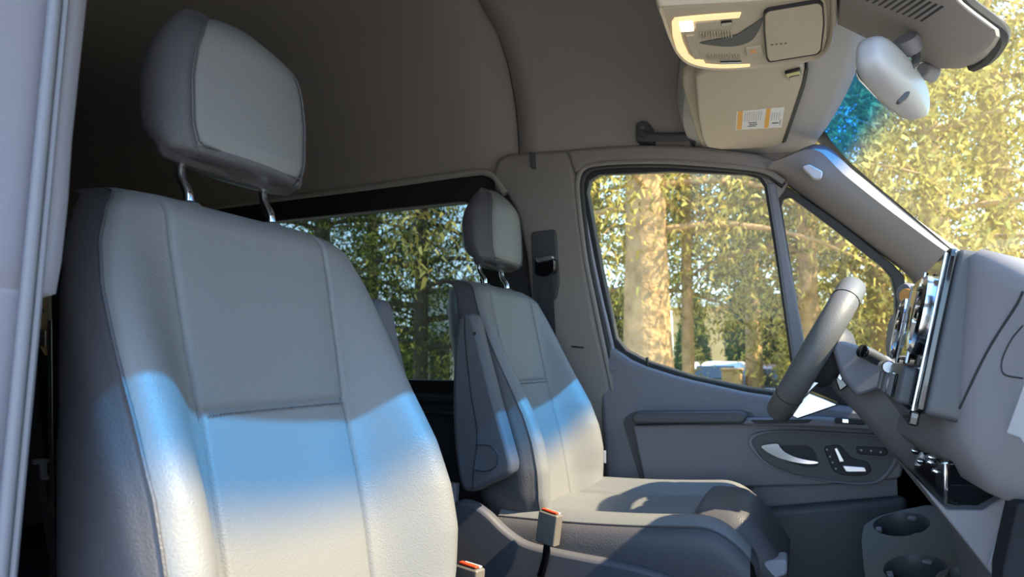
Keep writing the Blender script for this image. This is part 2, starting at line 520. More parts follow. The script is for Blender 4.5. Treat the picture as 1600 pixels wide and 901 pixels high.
# ---- shelf underside over the windscreen, cloth covered
def ws_x(y, z): return 0.055 + 0.085 * (1 - ((y - MID) / 0.80) ** 2) + 0.875 * (2.095 - z)
def shelf(u, v):
    y = 0.28 + u * (1.985 - 0.28)
    s = min(1, max(0, (y - 1.25) / 0.6)); xr = -0.175 - 0.085 * s * s * (3 - 2 * s)
    pts = [(xr - .01, 2.20), (xr, 2.145), (xr + .05, 2.128), (0.0, 2.122), (None, 2.104)]
    k = v * 4; i = min(int(k), 3); t = k - i
    a, b = pts[i], pts[i + 1]
    xb = b[0] if b[0] is not None else ws_x(y, 2.10) - 0.004
    x = a[0] * (1 - t) + xb * t; z = a[1] * (1 - t) + b[1] * t
    edge = max(0, (y - 1.84) / 0.105) ** 2
    return (x, y, z - 0.016 * edge * (0.3 + 0.7 * v))
struct(grid('ceiling_header', shelf, 30, 16, M['headliner_lt'], solid=0.02))
struct(box('wall_upper_front', (-0.165, 0.35, 2.15), (-0.14, 1.90, 2.72), M['headliner']))
struct(box('roof_cap', (-3.4, 0.2, 2.755), (0.1, 2.04, 2.79), M['plastic_dk']))
struct(prism('roof_nose', [(-0.30, 0.25, 2.75), (0.02, 0.25, 2.15), (0.02, 1.99, 2.15), (-0.30, 1.99, 2.75)], (0.02, 0, 0.03), M['carwhite']))
# rail above the open passenger door
struct(box('trim_4', (-0.75, 0.24, 2.10), (0.06, 0.33, 2.22), M['pillar'], bevel=0.012))

struct(prism('roof_side', [(-3.4, 0.08, 2.17), (0.02, 0.08, 2.17), (-0.30, 0.08, 2.78), (-3.4, 0.08, 2.78)], (0, 0.17, 0), M['carwhite']))
# ---- windscreen
w2 = sroot('window_2', (0, 0, 0))
grid('glass_pane', lambda u, v: (ws_x(0.30 + u * 1.61, 1.50 + v * 0.61), 0.30 + u * 1.61, 1.50 + v * 0.61), 28, 20, M['windshield'], w2)
def frit(name, y0, y1, z0, z1, back=0.003):
    grid(name, lambda u, v: (ws_x(y0(v) * (1 - u) + y1(v) * u, z0 + v * (z1 - z0)) - back, y0(v) * (1 - u) + y1(v) * u, z0 + v * (z1 - z0)), 16, 14, M['rubber'], w2)
frit('border_strip', lambda v: 1.885 - 0.06 * max(0, (v - .82) / .18) ** 2, lambda v: 1.915, 1.50, 2.11)
frit('border_strip', lambda v: 0.30, lambda v: 0.325, 1.50, 2.11)
frit('border_strip', lambda v: 0.30, lambda v: 1.90, 2.101, 2.112)

# ---- windscreen pillar on the passenger side
struct(loft('wall_pillar_front_right', [[(x - .03, .06, z), (x + .12, .06, z), (x + .10, .31, z), (x + .03, .362, z), (x - .02, .33, z)] for x, z in ((.00, 2.16), (.05, 2.09), (.26, 1.86), (.48, 1.62), (.56, 1.50))], M['pillar'], angle=50))

# ---- camera-side pillar with its door seal (light trim)
pr = sroot('wall_pillar_right', (-0.62, 0.25, 0.75))
def pillar_ring(z, dy):
    t = 0.018 * (z - 1.5)
    return [(-0.80, 0.10, z), (-0.80, 0.345 + dy + t, z), (-0.585, 0.360 + dy + t, z), (-0.558, 0.352 + dy + t, z), (-0.550, 0.338 + dy + t, z), (-0.546, 0.20, z), (-0.55, 0.10, z)]
def pillar_dy(z):
    e0 = 0.012 * max(0.0, 1 - abs(z - 1.72) / 0.0) if False else 0
    return interp([(1.0, -0.016), (1.57, -0.0145), (1.572, -0.002), (1.62, 0.002), (1.70, 0.000), (1.78, 0.001), (1.95, 0.004), (2.2, 0.010)], z)
zs = [0.75, 1.2, 1.4, 1.568, 1.5715, 1.573, 1.60, 1.65, 1.70, 1.76, 1.82, 1.9, 2.0, 2.2]
loft('pillar_trim', [pillar_ring(z, pillar_dy(z)) for z in zs], M['plastic_lt'], pr, angle=50)
tube('door_seal', [(-0.5435, 0.3195 + 0.018 * (z - 1.5), z) for z in (0.8, 1.2, 1.6, 2.0, 2.2)], 0.0048, M['plastic'], pr, n=12)
tube('seal_lip', [(-0.543, 0.3275 + 0.018 * (z - 1.5), z) for z in (0.8, 1.2, 1.6, 2.0, 2.2)], 0.003, M['plastic'], pr, n=6)

# ---- driver-side pillar trim
bp = sroot('wall_pillar_left', (-0.72, 1.95, 0.75))
pts = [(772, 300), (770, 268), (776, 248), (792, 240), (840, 237), (884, 234), (893, 248), (897, 270), (906, 350), (916, 420), (930, 500), (944, 560), (960, 640), (985, 760), (1010, 900), (880, 900), (850, 700), (835, 520), (822, 400), (806, 330), (790, 300)]
bpt = prism('pillar_trim', [PW(*q, 0.055) for q in pts], (0, 0.07, 0.011), M['pillar'], bp, bevel=0.014, seg=3)
prism('belt_recess', rounded([PW(*q, 0.062) for q in ((829, 362), (868, 357), (874, 440), (868, 470), (833, 474))], 0.016), (0, 0.012, 0), M['plastic_dk'], bp, bevel=0.004)
prism('coat_hook', rounded([PW(*q, 0.075) for q in ((826, 237), (833, 237), (835, 262), (829, 262))], 0.006), (0, 0.02, 0), M['plastic_dk'], bp, bevel=0.003)
tube('lower_joint', [PW(*q, 0.058) for q in ((893, 541), (912, 543))], 0.0025, M['rubber'], bp, n=6)

# ---- roof rail over the driver's door with its seals
rail = [(884, 234), (940, 229), (1000, 226), (1060, 226), (1110, 230), (1180, 240), (1212, 252), (1196, 266), (1150, 258), (1060, 250), (1000, 249), (940, 251), (915, 256), (897, 272)]
struct(prism('trim_5', [PW(*q, 0.06) for q in rail], (0, 0.075, 0.012), M['pillar'], bevel=0.012, seg=3))
struct(tube('trim_6', spline([PW(*q, 0.048) for q in ((1225, 284), (1195, 267), (1150, 260), (1060, 253), (1000, 252), (940, 255), (913, 262), (903, 280), (903, 310), (914, 400), (928, 470), (946, 556), (966, 650))], 6), 0.0075, M['pillar'], n=8))
struct(tube('trim_7', spline([PW(*q, 0.030) for q in ((1225, 290), (1195, 272), (1150, 265), (1060, 258), (1000, 257), (940, 260), (918, 267), (909, 284), (909, 310), (920, 400), (934, 470), (952, 556), (970, 650))], 6), 0.009, M['rubber'], n=8))
struct(tube('trim_8', spline([PW(*q, 0.022) for q in ((912, 330), (925, 400), (940, 470), (958, 548), (975, 640))], 6), 0.006, M['plastic_lt'], n=8))

# ---- driver's door
d1 = sroot('door_1', (-0.2, 2.0, 0.8))
gi = [(917, 300), (921, 282), (936, 273), (1050, 268), (1165, 273), (1184, 278), (1194, 292), (1216, 430), (1242, 618), (1165, 606), (1080, 588), (1010, 565), (978, 548), (962, 528), (939, 420)]
go = [(905, 300), (910, 274), (930, 264), (1050, 258), (1165, 262), (1200, 271), (1208, 290), (1232, 430), (1262, 650), (1165, 640), (1080, 622), (1005, 600), (966, 575), (948, 545), (926, 420)]
ring_prism('window_frame', [PW(*q, 0.01) for q in go], [PW(*q, 0.01) for q in gi], (0, 0.04, 0.006), M['rubber'], d1, 0.003)
prism('frame_trim', [PW(*q, 0.022) for q in go[4:9] + [(1252, 640), (1223, 430), (1201, 292), (1190, 276), (1165, 268)]], (0, 0.014, 0.002), M['pillar'], d1, 0.003)
g = [PW(*q, -0.008) for q in [(912, 300), (917, 278), (934, 269), (1050, 264), (1165, 268), (1188, 275), (1199, 292), (1221, 430), (1250, 640), (1165, 630), (1080, 612), (1005, 590), (970, 562), (955, 530), (934, 420)]]
mk('glass_pane', g, [list(range(len(g)))], M['glass_front'], d1, smooth=False)
qi = [(1221, 322), (1224, 311), (1236, 308), (1298, 354), (1378, 417), (1393, 434), (1399, 460), (1402, 600), (1262, 575)]
qo = [(1204, 310), (1206, 282), (1226, 288), (1310, 345), (1394, 411), (1412, 430), (1418, 460), (1425, 640), (1245, 640)]
ring_prism('quarter_frame', [PW(*q, 0.02) for q in qo], [PW(*q, 0.02) for q in qi], (0, 0.045, 0.007), M['rubber'], d1, 0.004)
prism('division_bar', [PW(*q, 0.035) for q in ((1198, 286), (1212, 284), (1232, 400), (1262, 560), (1268, 640), (1248, 640), (1238, 560), (1216, 400))], (0, 0.03, 0), M['plastic'], d1, bevel=0.006, seg=3)
prism('corner_trim', [PW(*q, 0.030) for q in ((1196, 270), (1206, 270), (1232, 285), (1226, 296), (1214, 312), (1206, 310))], (0, 0.03, 0), M['pillar'], d1, bevel=0.004)
g = [PW(*q, -0.004) for q in [(1214, 322), (1217, 303), (1236, 300), (1302, 348), (1386, 413), (1402, 430), (1410, 460), (1412, 620), (1254, 600)]]
mk('quarter_glass', g, [list(range(len(g)))], M['glass_front'], d1, smooth=False)
# door card
card = [(930, 541), (955, 541), (968, 550), (985, 562), (1010, 573), (1050, 586), (1080, 594), (1165, 613), (1240, 624), (1560, 665), (1560, 1050), (960, 1050), (948, 800), (938, 640)]
prism('door_card', [PY(*q, 2.0) for q in card], (0, 0.05, 0), M['plastic'], d1, bevel=0.016, seg=3)
prism('map_pocket', [PY(*q, 1.965) for q in ((1000, 790), (1180, 795), (1420, 775), (1420, 1000), (1010, 1000))], (0, 0.04, 0), M['plastic_dk'], d1, bevel=0.02, seg=3)
prism('inset_painted_shade', rounded([PY(*q, 1.996) for q in ((972, 655), (990, 642), (1180, 642), (1180, 770), (1006, 770))], 0.03), (0, 0.01, 0), M['plastic_dk'], d1)  # dark plate standing in for the shade beside the raised inset panel
prism('inset_panel', rounded([PY(*q, 1.972) for q in ((988, 664), (1180, 660), (1410, 668), (1410, 748), (1290, 758), (1180, 760), (1010, 768))], [0.01, 0.005, 0.01, 0.02, 0.03, 0.03, 0.02]), (0, 0.03, 0), M['plastic'], d1, bevel=0.008, seg=3)
prism('armrest_pad', rounded([PY(*q, 1.925) for q in ((986, 655), (990, 644), (1158, 643), (1168, 652), (1160, 662), (992, 661))], 0.012), (0, 0.075, 0), M['plastic_dk'], d1, bevel=0.010, seg=4)
prism('pull_ledge', [PY(*q, 1.94) for q in ((1160, 654), (1280, 652), (1420, 662), (1420, 676), (1280, 668), (1160, 664))], (0, 0.06, 0), M['plastic'], d1, bevel=0.006)
prism('ledge_recess', rounded([PY(*q, 1.938) for q in ((1172, 656), (1270, 655), (1262, 661), (1180, 662))], 0.006), (0, 0.01, 0), M['rubber'], d1)
sw = prism('window_switch', rounded([PY(*q, 1.934) for q in ((1305, 652), (1352, 655), (1352, 664), (1305, 661))], 0.004), (0, 0.02, 0), M['rubber'], d1, bevel=0.002)
prism('switch_key', [PY(*q, 1.93) for q in ((1316, 654), (1326, 655), (1326, 661), (1316, 660))], (0, 0.01, 0), M['chrome'], sw, bevel=0.001)
lathe('cover_cap', PY(958, 572, 1.994), (0, -1, 0), [(0, 0.015), (0.003, 0.015), (0.0045, 0.0135)], M['plastic'], d1)
tube('lock_pin', [PY(1011, 572, 2.02), PY(1011, 558, 2.02)], 0.004, M['rubber'], d1, n=8)
bz = [(1169, 693), (1175, 680), (1195, 674), (1240, 672), (1300, 675), (1380, 680), (1396, 690), (1407, 706), (1400, 724), (1386, 744), (1370, 754), (1340, 757), (1290, 752), (1240, 743), (1205, 730), (1184, 714)]
bzo = spline([PY(*q, 1.952) for q in bz], 4, True)
cb = sum(bzo, Vector()) / len(bzo)
ring_prism('bezel_rim', bzo, [cb + (p - cb) * 0.94 for p in bzo], (0, 0.03, 0), M['plastic'], d1, 0.003)
bface = prism('handle_bezel', [cb + (p - cb) * 0.95 + Vector((0, 0.008, 0)) for p in bzo], (0, 0.02, 0), M['plastic_dk'], d1)
prism('handle_recess', rounded([PY(*q, 1.958) for q in ((1218, 696), (1262, 695), (1274, 704), (1280, 728), (1262, 730), (1232, 722))], 0.01), (0, 0.006, 0), M['rubber'], bface)
hpts = [(1190, 699), (1193, 695), (1214, 693), (1219, 698), (1225, 705), (1240, 713), (1260, 718), (1277, 721), (1277, 724), (1262, 725), (1240, 722), (1218, 716), (1202, 708)]
prism('door_handle', spline([PY(*q, 1.935) for q in hpts], 3, True), (0, 0.018, 0), M['chrome'], bface, bevel=0.004, seg=3)
ss = prism('seat_switch', rounded([PY(*q, 1.955) for q in ((1286, 697), (1312, 694), (1330, 715), (1358, 722), (1362, 736), (1352, 743), (1318, 743), (1302, 736))], 0.012), (0, 0.006, 0), M['rubber'], bface, bevel=0.002)
prism('switch_key', rounded([PY(*q, 1.948) for q in ((1303, 700), (1308, 699), (1320, 721), (1312, 722))], 0.003), (0, 0.008, 0), M['satin'], ss, bevel=0.002)
prism('switch_key', rounded([PY(*q, 1.948) for q in ((1316, 727), (1352, 730), (1354, 737), (1322, 737))], 0.004), (0, 0.008, 0), M['satin'], ss, bevel=0.002)
for q in ((1292, 702), (1297, 713), (1301, 722), (1306, 732)):
    lathe('icon_dot', PY(*q, 1.9545), (0, -1, 0), [(0, 0.0022), (0.0006, 0.0022)], M['icon'], ss, 8)
mb = prism('memory_switch', rounded([PY(*q, 1.954) for q in ((1337, 697), (1384, 699), (1388, 706), (1384, 712), (1340, 709))], 0.007), (0, 0.006, 0), M['rubber'], bface, bevel=0.002)
for q in ((1346, 703), (1361, 704), (1376, 706)):
    lathe('icon_dot', PY(*q, 1.9535), (0, -1, 0), [(0, 0.0025), (0.0006, 0.0025)], M['icon'], mb, 8)

struct(box('trim_9', (0.20, 2.0, 0.70), (0.70, 2.06, 1.50), M['plastic_dk']))
struct(prism('trim_10', [PW(*q, -0.005) for q in ((1120, 222), (1200, 215), (1262, 212), (1270, 240), (1230, 272), (1196, 280), (1150, 262))], (0, 0.03, 0), M['pillar']))
# ---- windscreen pillar trim (driver's side)
lo = [(1196, 268), (1222, 280), (1262, 308), (1310, 343), (1360, 380), (1400, 410), (1425, 432), (1450, 475), (1470, 520)]
mi = [(1205, 258), (1236, 262), (1286, 290), (1345, 333), (1400, 372), (1440, 402), (1470, 425), (1500, 470), (1510, 520)]
up_ = [(1214, 251), (1272, 233), (1318, 272), (1372, 315), (1424, 354), (1462, 382), (1492, 404), (1535, 450), (1550, 520)]
ap = sroot('wall_pillar_front', (0.2, 1.95, 1.6))
a = spline([PW(*q, 0.028) for q in lo], 4); b = spline([PW(*q, 0.095) for q in mi], 4); c = spline([PL(*q, (0, 1.905, 1.45), (0, 1, 0.10)) for q in up_], 4)
rows = []
for i in range(len(a)):
    p0, p1, p2 = a[i], b[i], c[i]
    rows.append([p0 + Vector((0, 0.04, 0)), p0, p0 * .5 + p1 * .5 + Vector((0, -0.008, 0)), p1, p1 * .5 + p2 * .5 + Vector((0, -0.003, 0.004)), p2, p2 + Vector((0.02, 0.03, 0.02))])
apt = loft('pillar_trim', rows, M['pillar'], ap, cap=False, closed=False, angle=60)
prism('airbag_tag', rounded([PW(*q, 0.135) for q in ((1253, 260), (1264, 256), (1286, 268), (1283, 279), (1272, 279))], 0.006), (0, 0.02, 0), M['tag'], ap, bevel=0.002)

# ================================================================== SEATS
REC = math.tan(math.radians(12.5))
Z_SEAM, Z_TOP, Z_BOT = 1.465, 1.712, 1.03
TC = [(1.0, .118), (1.25, .119), (1.35, .121), (1.465, .123), (1.53, .128), (1.65, .133), (1.73, .131)]
TE = [(1.0, .150), (1.06, .165), (1.12, .192), (1.17, .216), (1.22, .234), (1.28, .240), (1.33, .240), (1.42, .236), (1.47, .232), (1.53, .230), (1.59, .226), (1.64, .215), (1.68, .196), (1.70, .176), (1.715, .158), (1.73, .150)]
TW = [(1.0, .262), (1.33, .262), (1.5, .252), (1.56, .241), (1.60, .226), (1.64, .203), (1.67, .180), (1.695, .155), (1.715, .135), (1.73, .122)]
TB = [(1.0, .046), (1.10, .056), (1.21, .070), (1.28, .082), (1.34, .084), (1.40, .078), (1.44, .067), (1.50, .049), (1.56, .032), (1.62, .016), (1.68, .000), (1.72, -.012)]
def seat_front(z):
    """extra forward swell of the middle (lumbar)"""
    return 0.010 * math.exp(-((z - 1.30) / 0.14) ** 2)

def back_section(z, top_t):
    c, e_, w, b = interp(TC, z), interp(TE, z), interp(TW, z), interp(TB, z)
    T = 0.115
    rr = 0.045 * (1 - math.sqrt(max(0, 1 - top_t ** 2)))
    def fx(y):
        y = abs(y)
        if y <= c: x = 0.006 * (y / c) ** 2 + 0.004 * math.sin(math.pi * min(1, (c - y) / 0.05) / 2) - 0.004
        else:
            s = (y - c) / (e_ - c)
            if s < 0.78:
                u = s / 0.78; x = 0.002 + b * (3 * u * u - 2 * u ** 3)
            else:
                x = 0.002 + b - (0.06 * abs(b) + 0.010) * ((s - 0.78) / 0.22) ** 2
        x -= 0.0065 * math.exp(-((y - c) / 0.0032) ** 2)
        x -= 0.0035 * math.exp(-((y - e_) / 0.0032) ** 2)
        return x + seat_front(z) - rr
    xe = fx(e_)
    bl = 0.008 * min(1.0, max(0.0, (1.60 - z) / 0.30))
    side = spline([(e_, xe, 0), (e_ + .003 + .25 * bl, xe - .012, 0), (e_ + .006 + .7 * bl, xe - .045, 0), (e_ - .008 + bl, -T * .55, 0), (e_ - .040, -T * .86 + rr * .5, 0), (e_ - .095, -T - .008 + rr, 0), (0, -T - .014 + rr, 0)], 5)
    return c, e_, fx, [(p.x, p.y) for p in side]

def back_rows(z0, z1, n):
    return [z0 + (z1 - z0) * k / n for k in range(n + 1)]

def make_seat(name, label, group, xs, ys, arm_side):
    t = thing(name, label, 'car seat', (xs + 0.25, ys, 0.75), group)
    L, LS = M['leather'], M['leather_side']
    def W3(x, y, z): return (xs - REC * (z - Z_SEAM) + x, ys + y, z)
    zt = Z_TOP
    def rows_for(z0, z1, n):
        out = []
        for z in back_rows(z0, z1, n): out.append((z, max(0.0, (z - (zt - 0.035)) / 0.035)))
        return out
    # cushion insert panels
    ns = 40
    def panel(nm, z0, z1, n, lo_edge, hi_edge):
        rings = []
        for z, tt in rows_for(z0, z1, n):
            c, e_, fx, side = back_section(z, min(tt, 0.999))
            g = 0
            if lo_edge: g += 0.003 * math.exp(-((z - z0) / 0.004) ** 2)
            if hi_edge: g += 0.003 * math.exp(-((z - z1) / 0.004) ** 2)
            us = [math.sin(math.pi / 2 * (2 * i / ns - 1)) for i in range(ns + 1)]
            rings.append([W3(fx(c * u) - g, c * u, z) for u in us])
        return loft(nm, rings, L, t, cap=False, closed=False, angle=80)
    up = panel('upper_insert', Z_SEAM, zt, 60, True, False)
    dn = panel('lower_insert', Z_BOT, Z_SEAM, 80, False, True)
    # stitch row under the seam
    for i in range(46):
        y = -0.112 + 0.224 * i / 45
        p = Vector(W3(0.002 + 0.004 * (y / .12) ** 2 + seat_front(1.455), y, Z_SEAM - 0.011 + 0.006))
        if i == 0:
            st = box('stitch', p - Vector((.001, .0015, .0006)), p + Vector((.001, .0015, .0006)), M['thread'], up)
            st0 = p
        else:
            s2 = st.copy(); COL.objects.link(s2); s2.location = st.location + (p - st0)
    # bolsters
    for s in (-1, 1):
        rings = []
        for z, tt in rows_for(Z_BOT, zt, 110):
            c, e_, fx, side = back_section(z, min(tt, 0.999))
            us = [.5 - .5 * math.cos(math.pi * i / 34) for i in range(35)]
            rings.append([W3(fx(c + (e_ - c) * u), s * (c + (e_ - c) * u), z) for u in us])
        loft('bolster', rings, L, t, cap=False, closed=False, angle=80)
        pr_ = []
        for z in back_rows(1.06, zt - 0.012, 60):
            c, e_, fx, side = back_section(z, max(0, min(0.999, (z - (zt - 0.035)) / 0.035)))
            pr_.append(W3(fx(e_) + 0.0012, s * (e_ + 0.0008), z))
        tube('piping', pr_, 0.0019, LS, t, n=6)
    # side and rear cover
    rings = []
    for z, tt in rows_for(Z_BOT, zt, 60):
        c, e_, fx, side = back_section(z, min(tt, 0.999))
        half = side
        ring = [W3(x, y, z) for y, x in half] + [W3(x, -y, z) for y, x in half[-2::-1]]
        rings.append(ring)
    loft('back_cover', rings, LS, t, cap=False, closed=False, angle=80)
    # closing strip over the top edge
    c, e_, fx, side = back_section(zt, 0.999)
    front = [W3(fx(e_ * (2 * i / 24 - 1)), e_ * (2 * i / 24 - 1), zt) for i in range(25)]
    rear = [W3(-0.129 + 0.045, (e_ - .07) * (2 * i / 24 - 1), zt + 0.001) for i in range(25)]
    mid = [Vector(p) * .5 + Vector(q) * .5 + Vector((0, 0, .003)) for p, q in zip(front, rear)]
    loft('top_strip', [front, mid, rear], L, t, cap=False, closed=False)
    # ---- headrest
    hb, ht = 1.776, 1.962
    TH = [(1.776, .088), (1.80, .096), (1.86, .098), (1.90, .092), (1.93, .080), (1.95, .065), (1.962, .050)]
    fx0 = xs - 0.055
    def hsec(z):
        h = interp(TH, z); k = (z - hb) / (ht - hb)
        xf = fx0 - 0.010 * k - 0.030 * max(0, (k - .72) / .28) ** 2.2
        xb = fx0 - 0.088 - 0.012 * math.sin(math.pi * min(1, max(0, k))) + 0.035 * max(0, (k - .45) / .55) ** 2 + 0.02 * max(0, (.15 - k) / .15) ** 2
        return h, xf, xb
    zrows = [hb + (ht - hb) * (1 - (1 - q / 26) ** 1.5) for q in range(27)]
    hf, hs = [], []
    for z in zrows:
        h, xf, xb = hsec(z)
        row = []
        for i in range(27):
            u = 2 * i / 26 - 1
            swell = 0.012 * (1 - u * u) - 0.0035 * math.exp(-((abs(u) - 1) * h / 0.004) ** 2)
            swell -= 0.004 * math.exp(-((z - hb) / 0.005) ** 2)
            row.append((xf + swell, ys + u * h, z))
        hf.append(row)
        sp = spline([(h, xf - .0035, 0), (h + .010, xf - .008, 0), (h + .028, xf * .62 + xb * .38, 0), (h + .019, xf * .25 + xb * .75, 0), (h * .80, xb + .006, 0), (0, xb, 0)], 5)
        hs.append([(p.y, ys + p.x, z) for p in sp] + [(p.y, ys - p.x, z) for p in sp[-2::-1]])
    hr = loft('headrest', hf, L, t, cap=False, closed=False, angle=80)
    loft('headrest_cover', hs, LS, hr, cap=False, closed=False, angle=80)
    # underside and crown
    rows = []
    hdn = []
    for k, (dz, sc) in enumerate(((0, 1.0), (-0.005, .98), (-0.009, .92), (-0.011, .6), (-0.011, .1))):
        h, xf, xb = hsec(hb); cx = (xf + xb) / 2
        base = [(x, y) for x, y, z in hf[0]] + [(x, y) for x, y, z in hs[0][1:-1]]
        hdn.append([(cx + (x - cx) * sc, ys + (y - ys) * sc, hb + dz - (0.006 if k else 0) * (1 if x < cx else 0) * min(1, k / 2)) for x, y in base])
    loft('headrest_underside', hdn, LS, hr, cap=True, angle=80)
    hup = []
    for dz, sc in ((0, 1.0), (0.004, .8), (0.006, .5), (0.007, .1)):
        h, xf, xb = hsec(ht); cx = (xf + xb) / 2
        base = [(x, y) for x, y, z in hf[-1]] + [(x, y) for x, y, z in hs[-1][1:-1]]
        hup.append([(cx + (x - cx) * sc, ys + (y - ys) * sc, ht + dz) for x, y in base])
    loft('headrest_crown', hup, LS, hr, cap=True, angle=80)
    pp = []
    for z in back_rows(hb + .004, ht - .010, 22):
        h, xf, xb = hsec(z); pp.append((xf, h, z))
    path = [(x, ys - y, z) for x, y, z in pp[::-1]] + [(pp[0][0] + 0.002, ys + u * pp[0][1] * .99, hb) for u in (-.96, -.7, -.4, 0, .4, .7, .96)] + [(x, ys + y, z) for x, y, z in pp]
    tube('headrest_piping', path, 0.0014, LS, hr, n=6)
    for s in (-1, 1):
        y = ys + s * 0.070
        tube('headrest_post', spline([(xs - .092, y, 1.66), (xs - .090, y, 1.712), (xs - .094, y, 1.728), (xs - .106, y, 1.748), (xs - .108, y, 1.785)], 5), 0.0062, M['chrome'], t, n=12)
        lathe('post_guide', (xs - .090, y, 1.702), (0, 0, 1), [(0, .014), (.008, .014), (.011, .010)], M['plastic_dk'], t, 16)
    # ---- cushion
    x0, x1 = xs + 0.03, xs + 0.545
    tops, sidesL, sidesR = [], [], []
    ye = 0.246
    yy = [ye * (2 * i / 60 - 1) for i in range(61)]
    for k in range(37):
        q = k / 36; x = x0 + (x1 - x0) * q
        zc = 1.168 + 0.030 * q - 0.008 * math.sin(math.pi * q)
        endr = 0.060 * max(0, (q - .80) / .20) ** 2.2
        def ztop(y):
            ay = abs(y)
            bol = 0.034 * math.exp(-((ay - .210) / .046) ** 2) * (1 - .25 * q)
            gr = 0.007 * math.exp(-((ay - .140) / .004) ** 2) + 0.004 * math.exp(-((ay - ye) / .006) ** 2)
            return zc + bol - gr - endr + (0.006 * (1 - (y / .14) ** 2) if ay < .14 else 0)
        tops.append([(x, ys + y, ztop(y)) for y in yy])
        ze = ztop(ye)
        prof_ = [(ye, ze), (ye + .008, ze - .004), (ye + .015, ze - .016), (ye + .019, ze - .040), (ye + .018, 1.09), (ye + .010, 1.05)]
        sidesL.append([(x, ys - y, z) for y, z in prof_]); sidesR.append([(x, ys + y, z) for y, z in prof_])
    loft('seat_cushion', tops, L, t, cap=False, closed=False, angle=75)
    for sd_, s in ((sidesL, -1), (sidesR, 1)):
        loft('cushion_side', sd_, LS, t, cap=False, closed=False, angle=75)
        tube('cushion_piping', [Vector(r[0]) + Vector((0, s * .0015, .001)) for r in sd_], .0019, LS, t, n=6)
    last = tops[-1]
    fr_ = [last] + [[(x + dx, y, max(1.06, z - dz)) for x, y, z in last] for dx, dz in ((.006, .010), (.010, .030), (.008, .10))]
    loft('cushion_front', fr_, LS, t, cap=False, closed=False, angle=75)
    # knee roll that slides out at the front
    rings = []
    for k in range(25):
        q = k / 24; x = xs + 0.425 + 0.178 * q
        zc = 1.222 - 0.125 * max(0, (q - .35) / .65) ** 2.3 - 0.02 * max(0, (.12 - q) / .12) ** 2
        zb = 1.075 + 0.02 * q
        ring = []
        for i in range(33):
            u = 2 * i / 32 - 1
            hw = 0.176 - 0.02 * q ** 3
            ring.append((x, ys + hw * u, zb + (zc - zb) * (1 - abs(u) ** 5) ** .5 + 0.008 * math.exp(-((abs(u) - .8) / .15) ** 2)))
        ring += [(x, ys + hw * .9, zb - .012), (x, ys - hw * .9, zb - .012)]
        rings.append(ring)
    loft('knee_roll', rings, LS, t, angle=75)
    prism('slide_handle', rounded([(xs + .56, ys + .16 * arm_side, 1.125), (xs + .605, ys + .16 * arm_side, 1.135), (xs + .605, ys + .16 * arm_side, 1.105), (xs + .56, ys + .16 * arm_side, 1.085)], .01), (0, 0.06 * -arm_side, 0), M['plastic_lt'], t, bevel=.006)
    # ---- plastic side shields, base
    for s in (-1, 1):
        y = ys + s * 0.285
        o = [(-.105, 1.05), (-.10, 1.13), (-.085, 1.185), (-.055, 1.212), (-.02, 1.214), (.02, 1.195), (.06, 1.165), (.11, 1.142), (.20, 1.132), (.34, 1.122), (.44, 1.098), (.50, 1.06), (.515, 1.00), (.50, .93), (-.06, .90), (-.10, .98)]
        prism('side_shield', spline([(xs + x, y, z) for x, z in o], 4, True), (0, -s * 0.030, 0), M['plastic_seat'], t, bevel=.012, seg=3)
    box('seat_base', (xs - .02, ys - .22, .76), (xs + .44, ys + .22, .95), M['plastic_dk'], t, .02)
    prism('recline_hinge', rounded([(xs - .085, ys + arm_side * .262, 1.195), (xs - .06, ys + arm_side * .262, 1.195), (xs - .055, ys + arm_side * .262, 1.25), (xs - .08, ys + arm_side * .262, 1.25)], .006), (0, arm_side * .02, 0), M['plastic_lt'], t, bevel=.004)
    # ---- folded-up armrest on the gangway side
    a = [(-.030, 1.255), (-.048, 1.36), (-.050, 1.50), (-.042, 1.585), (-.032, 1.614), (-.010, 1.620), (.004, 1.606), (.016, 1.56), (.048, 1.45), (.084, 1.335), (.092, 1.298), (.080, 1.279), (.040, 1.260), (.0, 1.242)]
    yo = ys + arm_side * .268
    ash = -0.046 if arm_side > 0 else 0.0
    a = [(x + ash, z) for x, z in a]
    ar = prism('armrest', spline([(xs + x, yo, z) for x, z in a], 4, True), (0, arm_side * .046, 0), M['plastic_seat'], t, bevel=.011, seg=4)
    yl = yo + arm_side * .0465
    tube('armrest_joint', spline([(xs + ash + x, yl, z) for x, z in ((-.020, 1.612), (-.018, 1.56), (-.004, 1.45), (.012, 1.36), (.004, 1.29), (.002, 1.25))], 5), .0016, M['rubber'], ar, n=6)
    tube('pivot_cap_line', spline([(xs + ash + x, yl, z) for x, z in ((.008, 1.340), (.040, 1.340), (.058, 1.325), (.056, 1.300), (.036, 1.288), (.004, 1.288))], 5), .0013, M['rubber'], ar, n=6)
    lathe('fixing_screw', (xs + ash + .004, yl - arm_side * .0005, 1.575), (0, arm_side, 0), [(0, .004), (.0008, .004)], M['rubber'], ar, 10)
    return t

make_seat('passenger_seat', 'black leather passenger seat nearest the camera, filling the left half, with a large headrest', 'front seats', -0.60, 0.657, 1)
drv = make_seat('driver_seat', "black leather driver's seat beside the far door, with folded-up armrest", 'front seats', -0.655, 1.610, -1)

prism('care_tag', [PY(*q, 1.845) for q in ((936, 704), (947, 704), (947, 723), (936, 723))], (-.004, .002, 0), M['white'], drv)
